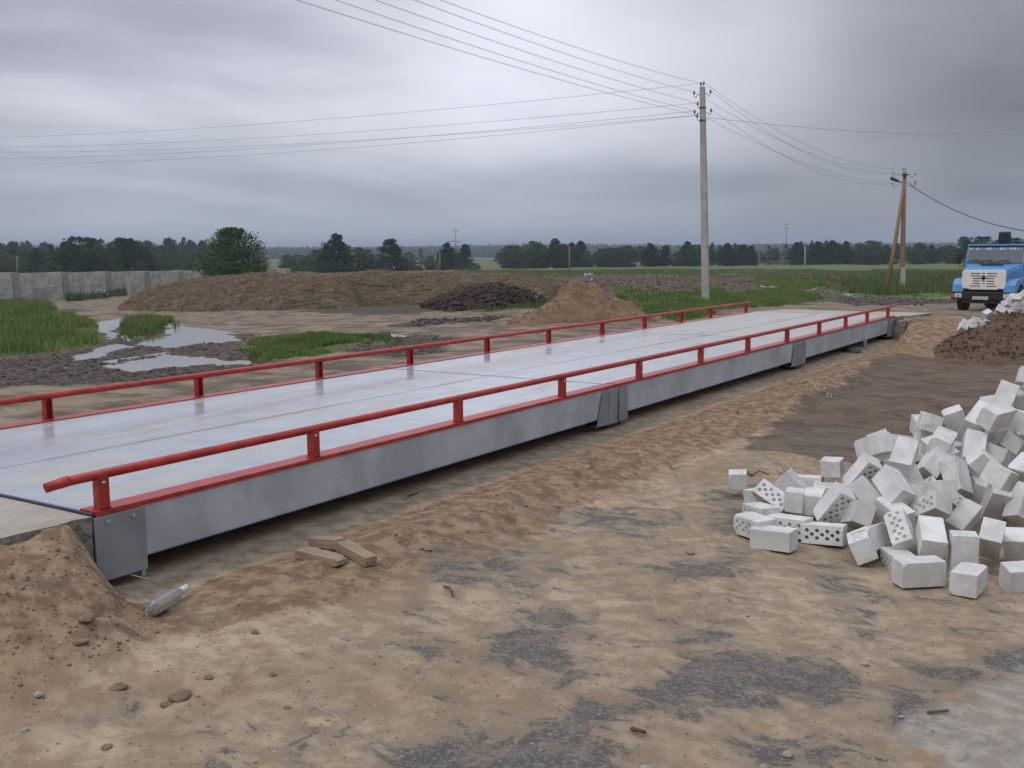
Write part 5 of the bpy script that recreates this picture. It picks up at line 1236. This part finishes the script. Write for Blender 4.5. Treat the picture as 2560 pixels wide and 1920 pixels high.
# ------------------------------------------------------------------ the blue lorry
sy = at_depth(2453, 785, 39.3); g0 = gz(sy.x, sy.y); los = Vector((sy.x-EYE.x, sy.y-EYE.y, 0)).normalized()
dd = -R(16); yd = Vector((los.x*math.cos(dd)-los.y*math.sin(dd), los.x*math.sin(dd)+los.y*math.cos(dd), 0)); rz = math.atan2(-yd.x, yd.y)
lo = empty('lorry', (sy.x, sy.y, sy.z), 'light blue bonneted lorry with a cream grille and black bumper parked at the right', 'lorry', rz=rz)
def lb(name, m_, x0, x1, y0, y1, z0, z1, bev=.02, parent=None, M=None): return MB().box(x0, x1, y0, y1, z0, z1, bev=bev, M=M).build(name, m_, parent or lo)
bp = lb('bumper', BLACKP, -1.15, 1.15, 0, .22, .54, .84, .03)
lb('bumper_step', BLACKP, -.75, .75, .05, .25, .40, .539, .02, bp)
for s in (-1, 1):
    h = lb('headlight', LAMPG, s*.88-.13, s*.88+.13, -.02, .05, .61, .77, .015); lb('lamp_bezel', BLACKP, s*.88-.15, s*.88+.15, -.008, .04, .59, .79, .01, h)
    MB().disc((s*.88, -.021, .69), (0, -1, 0), .055, .012, 14).build('reflector', SILV, h)
    lb('indicator', ORANGE, s*1.08-.045, s*1.08+.045, -.015, .05, .60, .76, .01)
pl = lb('number_plate', PLATEW, -.35, .23, -.022, -.004, .545, .665, .004)
cu = bpy.data.curves.new('plate_text', 'FONT'); cu.body = 'AA 2019-5'; cu.size = .125; cu.align_x = 'CENTER'; cu.extrude = .001
tmp = bpy.data.objects.new('tmp', cu); tme = bpy.data.meshes.new_from_object(tmp); bpy.data.objects.remove(tmp); tx = link('plate_lettering', tme, None); tx.parent = pl; tx.location = (-.03, -.0235, .563); tx.rotation_euler = (R(90), 0, 0); tme.materials.clear(); tme.materials.append(BLACKP)
lb('plate_flag', ORANGE, -.335, -.31, -.0235, -.0222, .60, .65, 0, pl)
# grille
gr = MB(); gr.prism([(-.72, .92), (.72, .92), (.79, 1.05), (.79, 1.58), (.74, 1.66), (-.74, 1.66), (-.79, 1.58), (-.79, 1.05)], .06, .30, 'y', bev=.025); gr = gr.build('grille', CREAM, lo)
for i, zz in enumerate((1.54, 1.445, 1.347, 1.25, 1.152, 1.06)):
    wd_ = (.47, .47, .385, .385, .385, .47)[i]
    sl = MB(); sl.box(-wd_, -.12, .050, .0592, zz-.014, zz+.014, bev=.003); sl.box(.12, wd_, .050, .0592, zz-.014, zz+.014, bev=.003)
    if i < 5: sl.box(-.06, .06, .050, .0592, zz-.012, zz+.012, bev=.003)
    sl.build('grille_slot', BLACKP, gr)
em = MB(); em.prism([(0, -.10), (.09, .0), (.0, .10), (-.09, .0)], .035, .049, 'y'); em.box(-.12, -.075, .040, .049, -.01, .02); em.box(.075, .12, .040, .049, -.01, .02)
em = em.build('emblem', DARK, gr); em.location = (0, 0, 1.375)
for s in (-1, 1): lb('grille_latch', BLACKP, s*.62-.10, s*.62+.10, .02, .12, .90, .97, .02, gr)
# bonnet, wings, cab
def loft(sections, name, m_, parent=lo, smooth=False):
    b = bmesh.new(); rr = [[b.verts.new(p) for p in s_] for s_ in sections]; n = len(rr[0])
    for A, B in zip(rr, rr[1:]):
        for k in range(n): b.faces.new((A[k], A[(k+1) % n], B[(k+1) % n], B[k]))
    b.faces.new(rr[0][::-1]); b.faces.new(rr[-1]); bmesh.ops.recalc_face_normals(b, faces=b.faces)
    es = [e for e in b.edges if len(e.link_faces) == 2 and e.calc_face_angle(0) > .5]
    bmesh.ops.bevel(b, geom=es, offset=.03, segments=2, profile=.6, affect='EDGES')
    me = bpy.data.meshes.new(name); b.to_mesh(me); b.free(); return link(name, me, m_, parent)
def sec(y, w0, w1, z0, z1): return [(-w0, y, z0), (w0, y, z0), (w0, y, z1-.14), (w1, y, z1), (-w1, y, z1), (-w0, y, z1-.14)]
bon = loft([sec(.12, .80, .74, .95, 1.67), sec(.6, .86, .80, .95, 1.75), sec(1.30, 1.02, .92, .95, 1.88)], 'bonnet', BLUE)
for s in (-1, 1): MB().box(s*.93-.012 if s > 0 else -.942, s*.93+.012 if s > 0 else -.918, .55, .80, 1.38, 1.43).build('side_flash', ORANGE, bon)
lb('bonnet_vent', BLACKP, -.42, .42, 1.0, 1.22, 1.865, 1.885, .01, bon, Matrix.Rotation(R(5), 4, 'X') @ Matrix.Translation((0, .08, -.095)))
for s in (-1, 1):
    arc = [(.85+.56*math.cos(a), .56+.62*math.sin(a)) for a in [R(q) for q in (20, 40, 60, 80, 100, 120, 140, 158)]]
    prof = [(.06, .82), (.10, 1.10), (.24, 1.27), (.45, 1.33), (1.25, 1.35), (1.55, 1.22), (1.62, .85), (1.40, .80)]+arc
    x0, x1 = (.72, 1.14) if s > 0 else (-1.14, -.72)
    MB().prism(prof, x0, x1, 'x', bev=.04).build('front_wing', BLUE, lo)
cab = MB(); cab.prism([(1.22, .85), (1.22, 1.86), (1.30, 1.90), (1.52, 2.54), (1.60, 2.64), (2.95, 2.64), (3.02, 2.5), (3.02, .85)], -1.07, 1.07, 'x', bev=.05); cab = cab.build('cab', BLUE, lo)
lb('roof_visor', BLUE, -1.05, 1.05, 1.40, 1.62, 2.575, 2.64, .02, cab)
def slant(x0, x1, f0, f1, th, name, m_, parent):
    A = Vector((0, 1.30, 1.90)); B = Vector((0, 1.52, 2.54)); n = Vector((0, -(B.z-A.z), B.y-A.y)).normalized()
    p = A.lerp(B, f0); q = A.lerp(B, f1); b = MB()
    for (o_) in (0, 1): pass
    vs = [p+n*.008, q+n*.008, q+n*(.008+th), p+n*(.008+th)]
    b.prism([(v.y, v.z) for v in vs], x0, x1, 'x'); return b.build(name, m_, parent)
gl = slant(-1.0, 1.0, .03, .985, .012, 'windscreen', GLASS, cab); slant(-1.03, 1.03, -.02, .0299, .02, 'screen_seal', BLACKP, cab)
A = Vector((0, 1.30, 1.90)); B = Vector((0, 1.52, 2.54)); n_ = Vector((0, -(B.z-A.z), B.y-A.y)).normalized()
rd = random.Random(4)
for i in range(16):
    c = A.lerp(B, .885)+n_*.022; c.x = -.93+i*1.86/15
    m_ = WHITE if i in (0, 2, 5, 6, 9, 10, 12, 13) else SILV; o = MB(); seg = 14; r0, r1 = .052, .020
    v0 = [o.b.verts.new((c.x+r0*math.cos(2*math.pi*k/seg), c.y+(B-A).normalized().y*r0*math.sin(2*math.pi*k/seg), c.z+(B-A).normalized().z*r0*math.sin(2*math.pi*k/seg))) for k in range(seg)]
    v1 = [o.b.verts.new((c.x+r1*math.cos(2*math.pi*k/seg), c.y+(B-A).normalized().y*r1*math.sin(2*math.pi*k/seg)-.002, c.z+(B-A).normalized().z*r1*math.sin(2*math.pi*k/seg))) for k in range(seg)]
    for k in range(seg): o.b.faces.new((v0[k], v0[(k+1) % seg], v1[(k+1) % seg], v1[k]))
    o.build('trim_disc', m_, gl)
for xa, xb in ((-.42, -.85), (.08, -.35), (.65, .25)):
    p0_ = A+n_*.03+Vector((xa, 0, .0)); p1_ = A.lerp(B, .16)+n_*.035; p1_.x = xb+.05; q_ = A.lerp(B, .10)+n_*.04; q_.x = xb-.18; q2 = A.lerp(B, .19)+n_*.04; q2.x = xb+.30
    MB().tube([p0_, (q_+q2)/2], .012, 6).tube([q_, q2], .010, 6).build('wiper', BLACKP, cab)
for s in (-1, 1):
    dr = lb('door', BLUE, min(s*1.072, s*1.085), max(s*1.072, s*1.085), 1.55, 2.55, .95, 1.93, .004); lb('door_handle', BLACKP, min(s*1.086, s*1.11), max(s*1.086, s*1.11), 2.38, 2.50, 1.70, 1.74, .005, dr)
    lb('side_flash', ORANGE, min(s*1.0855, s*1.09), max(s*1.0855, s*1.09), 1.6, 2.5, 1.39, 1.44, 0, dr)
    MB().prism([(1.50, 1.96), (1.66, 2.46), (2.50, 2.46), (2.50, 1.96)], min(s*1.072, s*1.082), max(s*1.072, s*1.082), 'x').build('side_window', GLASS, cab)
    mx_ = s*1.30; mi = lb('mirror', BLACKP, mx_-.10, mx_+.10, 1.28, 1.34, 1.90, 2.30, .03)
    MB().tube([(s*1.06, 1.34, 1.80), (mx_, 1.31, 1.78), (mx_, 1.31, 1.92)], .014, 6).build('mirror_arm', BLACKP, mi)
    for y_, w_ in ((.85, .26), (4.4, .46)):
        xc = s*(.92 if y_ < 2 else .86); M_ = Matrix.Translation((xc, y_, .49)) @ Matrix.Rotation(R(90), 4, 'Y')
        wh = MB().lathe([(.30, -w_/2+.01), (.43, -w_/2), (.485, -w_/2+.05), (.49, 0), (.485, w_/2-.05), (.43, w_/2), (.30, w_/2-.01)], 28, M_).build('wheel', RUBBER, lo)
        MB().lathe([(.12, -.05), (.27, -.02), (.29, .0), (.27, .02), (.12, .05)], 20, Matrix.Translation((xc+s*(w_/2-.02), y_, .49)) @ Matrix.Rotation(R(90), 4, 'Y')).build('rim', RUST, wh)
lb('chassis', BLACKP, -.42, .42, .3, 6.2, .62, .88, .01); lb('front_axle', BLACKP, -.85, .85, .78, .92, .42, .56, .02)
MB().lathe([(.08, -.25), (.22, -.12), (.24, 0), (.22, .12), (.08, .25)], 16, Matrix.Translation((0, 4.4, .5))).build('differential', BLACKP, lo)
lb('radiator_block', BLACKP, -.70, .70, .32, .95, .55, .94, .01)
lb('flat_bed', BLUE, -1.15, 1.15, 3.3, 6.6, 1.0, 1.12, .01)
for s in (-1, 1): lb('side_board', BLUE, s*1.13-.02, s*1.13+.02, 3.32, 6.58, 1.13, 1.62, .008)
lb('head_board', BLUE, -1.10, 1.10, 3.3, 3.34, 1.13, 1.62, .008)
cr = lb('crane_column', DARK, -.38, .00, 3.05, 3.25, 1.13, 3.02, .03)
lb('crane_head', BLACKP, -.36, .06, 2.98, 3.28, 2.72, 3.14, .07, cr); lb('crane_ram', BLACKP, -.05, .10, 3.0, 3.15, 2.2, 2.95, .02, cr)
MB().disc((-.42, 3.12, 2.78), (1, 0, 0), .045, .5, 10).build('crane_pin', DARK, cr)
# ------------------------------------------------------------------ small things on the ground
def on(x, y, dz=0): return Vector((x, y, gz(x, y)+dz))
# glass bottle lying on the sand
a = hitz(330, 1322, -.36); b_ = hitz(398, 1276, -.36); a = on(a.x, a.y, .045); b_ = on(b_.x, b_.y, .045); ax = (b_-a).normalized()
b_ = a+ax*.335
q = ax.to_track_quat('Z', 'Y').to_matrix().to_4x4(); q.translation = a
gm = bpy.data.materials.new('dusty_glass'); gm.use_nodes = True; t = NT(gm.node_tree); pb = t.n['Principled BSDF']
t.set(pb, 'Base Color', (.62, .66, .62)); t.set(pb, 'Roughness', .18); t.set(pb, 'Transmission Weight', .8); t.set(pb, 'IOR', 1.45)
bt = empty('glass_bottle', a, 'clear glass bottle with a little brown liquid lying on the sand', 'bottle')
ql = q.copy(); ql.translation = (0, 0, 0)
MB().lathe([(.030, .0), (.037, .001), (.0385, .004), (.039, .03), (.039, .19), (.036, .215), (.024, .240), (.015, .258), (.0140, .315), (.016, .318), (.016, .334)], 24, ql).build('bottle_glass', gm, bt)
MB().lathe([(.0165, .270), (.0170, .271), (.0170, .336), (.012, .338)], 16, ql).build('neck_label', PLATEW, bt)
sub = MB(); pr = [(math.cos(R(k))*.040, math.sin(R(k))*.040) for k in range(215, 326, 11)]
lq = MB().prism([(p[1], p[0]) for p in pr], 0, .09, 'z'); lq = lq.build('liquid', mat('brown_liquid', (.20, .09, .02), .2), bt)
xl = ax; zl = ZV-xl*xl.z; zl.normalize(); yl = xl.cross(zl)
lq.matrix_basis = Matrix((zl, yl, xl)).transposed().to_4x4() @ Matrix.Translation((0, 0, .008))
# offcut boards
def board(x, y, x2, y2, w_, th, label, dz=0, tilt=0, frayed=False):
    p = hitz(x, y, -.38); r = hitz(x2, y2, -.38); p = on(p.x, p.y, th/2+dz); r = on(r.x, r.y, th/2+dz+tilt); v = r-p; L = v.length
    xl = v.normalized(); yl = ZV.cross(xl).normalized(); zl = xl.cross(yl); M = Matrix((xl, yl, zl)).transposed().to_4x4(); M.translation = (p+r)/2
    bm_ = bmesh.new(); n = 16; rr = []
    for i in range(n+1):
        x_ = -L/2+L*i/n; k = 1.0
        if frayed and i > n-5: k = 1-.5*((i-n+5)/5)**1.5*random.uniform(.5, 1)
        rr.append([bm_.verts.new((x_+random.uniform(-.004, .004)*(i in (0, n)), s*w_/2*k+random.uniform(-.002, .002)-(1-k)*w_*.3, t_*th/2*(1 if i not in (n,) or not frayed else .6)+random.uniform(-.001, .001))) for s, t_ in ((-1, -1), (1, -1), (1, 1), (-1, 1))])
    for A, B in zip(rr, rr[1:]):
        for k in range(4): bm_.faces.new((A[k], A[(k+1) % 4], B[(k+1) % 4], B[k]))
    bm_.faces.new(rr[0][::-1]); bm_.faces.new(rr[-1]); bmesh.ops.recalc_face_normals(bm_, faces=bm_.faces)
    me = bpy.data.meshes.new('board'); bm_.to_mesh(me); bm_.free(); o = link('board', me, WOOD); o.matrix_world = M; tag(o, label, 'board', 'board offcuts beside the weighbridge')
board(652, 1191, 742, 1220, .10, .045, 'short board offcut with a splintered end, frontmost of the three by the weighbridge', 0, 0, True)
board(676, 1177, 738, 1197, .075, .05, 'squared board offcut lying at the back left of the three', .03)
board(722, 1190, 802, 1222, .075, .05, 'board offcut reaching farthest right of the three', .035, -.03)
# plastic bottle standing under the girder
c = hitz(1868, 747, -.40); c = on(c.x, c.y)
pbm = mat('clear_plastic', (.75, .80, .82), .15, tr=.6); pr_ = empty('plastic_bottle', c, 'clear plastic bottle with a blue lower half standing below the girder', 'bottle'); pr_.scale = (.75, .75, .75)
MB().lathe([(.040, 0), (.044, .01), (.044, .10), (.041, .105)], 16).build('blue_liquid', mat('blue_liquid', (.20, .38, .60), .3), pr_)
MB().lathe([(.0445, .09), (.0445, .20), (.040, .24), (.018, .275), (.014, .29)], 16).build('bottle_body', pbm, pr_)
MB().lathe([(.018, .291), (.018, .312)], 10).build('cap', WHITE, pr_)
def lump(name, x, y, r, m_, label, cat, group=None, flat=.6, seed=0, z=None, world=False, dzz=0):
    rs = random.Random(seed); p = Vector((x, y, 0)) if world else hitz(x, y, -.36 if z is None else z); p = on(p.x, p.y, r*flat*.35+dzz); r *= .55; bm_ = bmesh.new()
    bmesh.ops.create_icosphere(bm_, subdivisions=3, radius=r)
    for v in bm_.verts:
        n = float(fbm(np.array(v.co.x*1.0+seed*3.1), np.array(v.co.y+v.co.z*1.7+seed), r*.9, 3)); v.co *= .65+.7*n; v.co.z *= flat
    me = bpy.data.meshes.new(name); bm_.to_mesh(me); bm_.free(); o = link(name, me, m_, smooth=True); o.location = p; o.rotation_euler = (rs.uniform(-.3, .3), 0, rs.random()*6); o.scale = (1.3, 1, 1)
    return tag(o, label, cat, group)
debris = lump('black_rubbish', 1838, 752, .22, DARK, 'flat black rubbish lying under the girder beside the plastic bottle', 'rubbish', flat=.35, seed=3)
st = [(1492, 1163, .035, 'pale flat stone just left of the near block heap'), (1376, 1372, .02, 'rounded stone on the dark asphalt patch in the middle'), (1870, 1395, .026, 'white stone on the asphalt spot below the near block heap'), (1703, 1595, .03, 'grey stone left of two at the bottom'), (1650, 1625, .022, 'small grey stone near the bottom, second from the right of its row'), (1590, 1640, .035, 'oval grey stone in the bottom sand right of centre'), (1905, 1598, .026, 'grey stone by the edge of the pale concrete patch'), (1400, 1640, .045, 'pale flat stone on the dark asphalt at the bottom'), (82, 1497, .026, 'white pebble at the foot of the sand mound'), (1615, 1295, .02, 'white chip beside the bottom front blocks'), (1950, 1508, .018, 'small stone above the pale concrete patch'), (54, 1567, .02, 'dark stone at the bottom left'), (1200, 912, .06, 'round grey stone on the sand bank in the middle'), (2050, 735, .03, 'grey stone beside the foot of the soil mound')]
for i, (x, y, r, l) in enumerate(st): lump('stone', x, y, r, STONE, l, 'stone', 'loose stones', .6, i+10)
cl = [(190, 1385, .06, 'damp brown clod on the flank of the sand mound'), (175, 1415, .05, 'crumbling sand crust below the damp clod'), (255, 1475, .05, 'curled sand crust at the foot of the mound'), (385, 1490, .065, 'largest broken sand crust left of centre'), (360, 1500, .04, 'small broken crust left of the largest crust'), (450, 1450, .03, 'little crust above right of the largest crust'), (590, 1440, .028, 'lone crust clod in the lower left sand'), (620, 1510, .022, 'reddish small clod in the lower left sand'), (925, 1180, .035, 'red-brown clod on the sand right of the boards'), (1205, 1080, .03, 'brown clod on the sand bank above centre'), (230, 1600, .03, 'small clod near the bottom left corner'), (550, 1355, .03, 'thin crust on the sand right of the bottle')]
for i, (x, y, r, l) in enumerate(cl): lump('sand_crust', x, y, r, CLODM, l, 'sand clod', 'crumbled sand crusts', .38, i+40)
def twig(pts, r, label, z=-.37, m_=TWIG, name='twig', cat='twig'):
    P_ = [hitz(x, y, z) for x, y in pts]; P_ = [on(p.x, p.y, r+.004+(.01 if 0 < i < len(P_)-1 else 0)) for i, p in enumerate(P_)]
    return tag(MB().tube(P_, [r*(1-.5*i/len(P_)) for i in range(len(P_))], 6).build(name, m_), label, cat, 'twigs and bark bits')
twig([(960, 1255), (972, 1260), (978, 1275)], .008, 'dark curled bark piece on the sand in the middle foreground')
twig([(1608, 1005), (1625, 1010), (1640, 1003), (1662, 1006)], .007, 'forked dark twig on the sand left of the lone half block')
twig([(1625, 1010), (1615, 1000)], .005, 'short dark side twig beside the forked twig')
twig([(1365, 1560), (1380, 1568), (1395, 1566)], .009, 'dark wood splinter at the edge of the bottom asphalt patch')
twig([(2005, 1508), (2050, 1504)], .006, 'pale straight splinter right of the front half block')
twig([(880, 1060), (905, 1052)], .006, 'dark twig lying on the foundation strip')
# loose straw-coloured twine on the sand bank
rs_ = random.Random(2); pts = []; c = hitz(1755, 822, -.38)
for i in range(70):
    f = i/69; x = 1700+f*105; y = 812+f*38+math.sin(f*31)*7+rs_.uniform(-3, 3); p = hitz(x+math.sin(f*47)*8, y, -.37); pts.append(on(p.x, p.y, .012+.02*abs(math.sin(f*20))))
tag(MB().tube(pts, .004, 5).build('twine', mat('twine', (.42, .36, .25), .9)), 'tangle of pale twine on the sand bank beside the weighbridge', 'twine')
pts = [on(*hitz(1690+math.cos(i*.7)*14+i*.4, 1000+math.sin(i*1.1)*8, -.38).xy, .008) for i in range(40)]
tag(MB().tube(pts, .003, 5).build('twine', bpy.data.materials['twine']), 'small loop of pale twine on the sand above the block heap', 'twine')
RUBW = mat('grey_wood', (.20, .15, .11), .9, noise=.4)
# broken wood and bricks on the field
rl = random.Random(6)
for k, (x0, x1, y_, nn, side) in enumerate(((1728, 1760, 608, 9, 'left'), (1790, 1862, 609, 14, 'right'))):
    for i in range(nn):
        x = x0+(x1-x0)*(i+.5)/nn; p = W(x, y_+rl.uniform(-3, 2)); L = rl.uniform(.35, .8)
        o = MB().box(-L/2, L/2, -.09, .09, -.06, .06, bev=.02).build('rubble_piece', RUST if rl.random() < .5 else RUBW); o.location = on(p.x, p.y, rl.uniform(.1, .45)); o.rotation_euler = (rl.uniform(-.5, .5), rl.uniform(-.7, .7), rl.uniform(0, 3))
        tag(o, '%s piece from the left in the %s rubble row on the field' % (ORD(i+1), side), 'rubble', 'rubble rows on the field')
# dark clods along the tracks in the churned yard
rc = random.Random(12)
def scatter(name, P, n, r0, r1, m_, label, seed, sub=1, flat=.6):
    rs = np.random.RandomState(seed); mn = P.min(0); mx = P.max(0); X = []
    while len(X) < n:
        x = rs.uniform(mn[0], mx[0], 400); y = rs.uniform(mn[1], mx[1], 400); k = sdf(P, x, y) > 0
        for pm in pud_masks(x, y): k &= pm < .5
        X += list(zip(x[k], y[k]))
    X = np.array(X[:n]); zz = height(X[:, 0], X[:, 1]); b = bmesh.new(); bmesh.ops.create_icosphere(b, subdivisions=sub, radius=1); V0 = np.array([v.co[:] for v in b.verts]); F0 = np.array([[v.index for v in f.verts] for f in b.faces]); b.free()
    r = r0+(r1-r0)*rs.rand(n)**2.5; nv = len(V0)
    V = V0[None]*(.7+.6*rs.rand(n, nv))[..., None]*r[:, None, None]*np.array([1.2, 1, flat]); a = rs.rand(n)*6.3
    Vx = V[..., 0]*np.cos(a)[:, None]-V[..., 1]*np.sin(a)[:, None]; Vy = V[..., 0]*np.sin(a)[:, None]+V[..., 1]*np.cos(a)[:, None]
    V = np.stack([Vx+X[:, 0, None], Vy+X[:, 1, None], V[..., 2]+zz[:, None]+r[:, None]*.15], -1).reshape(-1, 3); F = (F0[None]+np.arange(n)[:, None, None]*nv).reshape(-1, 3)
    tag(np_mesh(name, V, F, m_, False), label, None, kind='stuff')
MUDC = mat('mud_clod', (.055, .042, .034), .85, noise=.4, nscale=10, bump=.5)
for i, P in enumerate(MUD[:2]): scatter('clods', P, (700, 250)[i], .01, .04, MUDC, 'churned mud clods round the puddles', i+3)
scatter('clods', MUD[2], 300, .02, .07, MUDC, 'dark mud ridge in the yard', 8); scatter('clods', MUD[4], 400, .03, .10, MUDC, 'mud clods along the track to the field', 9)
fgp = np.array([[.6, -2.2], [4.6, -1.9], [7.0, 1.0], [5.5, 5], [1.0, 9], [.5, 3]])
scatter('gravel', fgp, 1500, .002, .0085, STONE, 'fine pebbles strewn over the sand', 20); scatter('crumbs', fgp, 1500, .0015, .007, CLODM, 'sand crumbs strewn over the ground', 21, flat=.5)
bank = np.array([[FXE+.2, .2], [FXE+.9, .2], [FXE+1.1, 12], [FXE+.2, 15]])
scatter('crumbs', bank, 800, .003, .014, CLODM, 'sand lumps along the bank', 22, flat=.6)
scatter('crumbs', np.array([[-.1, -2.6], [.95, -1.6], [.9, -.3], [.1, 0]]), 900, .003, .011, CLODM, 'crumbs on the sand mound', 23)
# ------------------------------------------------------------------ haze
hm_ = bpy.data.materials.new('haze'); hm_.use_nodes = True; t = NT(hm_.node_tree); t.n.clear()
o_ = t.add('ShaderNodeOutputMaterial'); v = t.add('ShaderNodeVolumePrincipled', {'Color': (.62, .72, .86, 1), 'Density': .00042, 'Anisotropy': .1}); t.l.new(v.outputs[0], o_.inputs['Volume'])
hb = MB().box(-5200, 5200, -5200, 5200, -75, 45).build('haze', hm_); tag(hb, 'thin bluish air haze over the distance', None, kind='stuff')
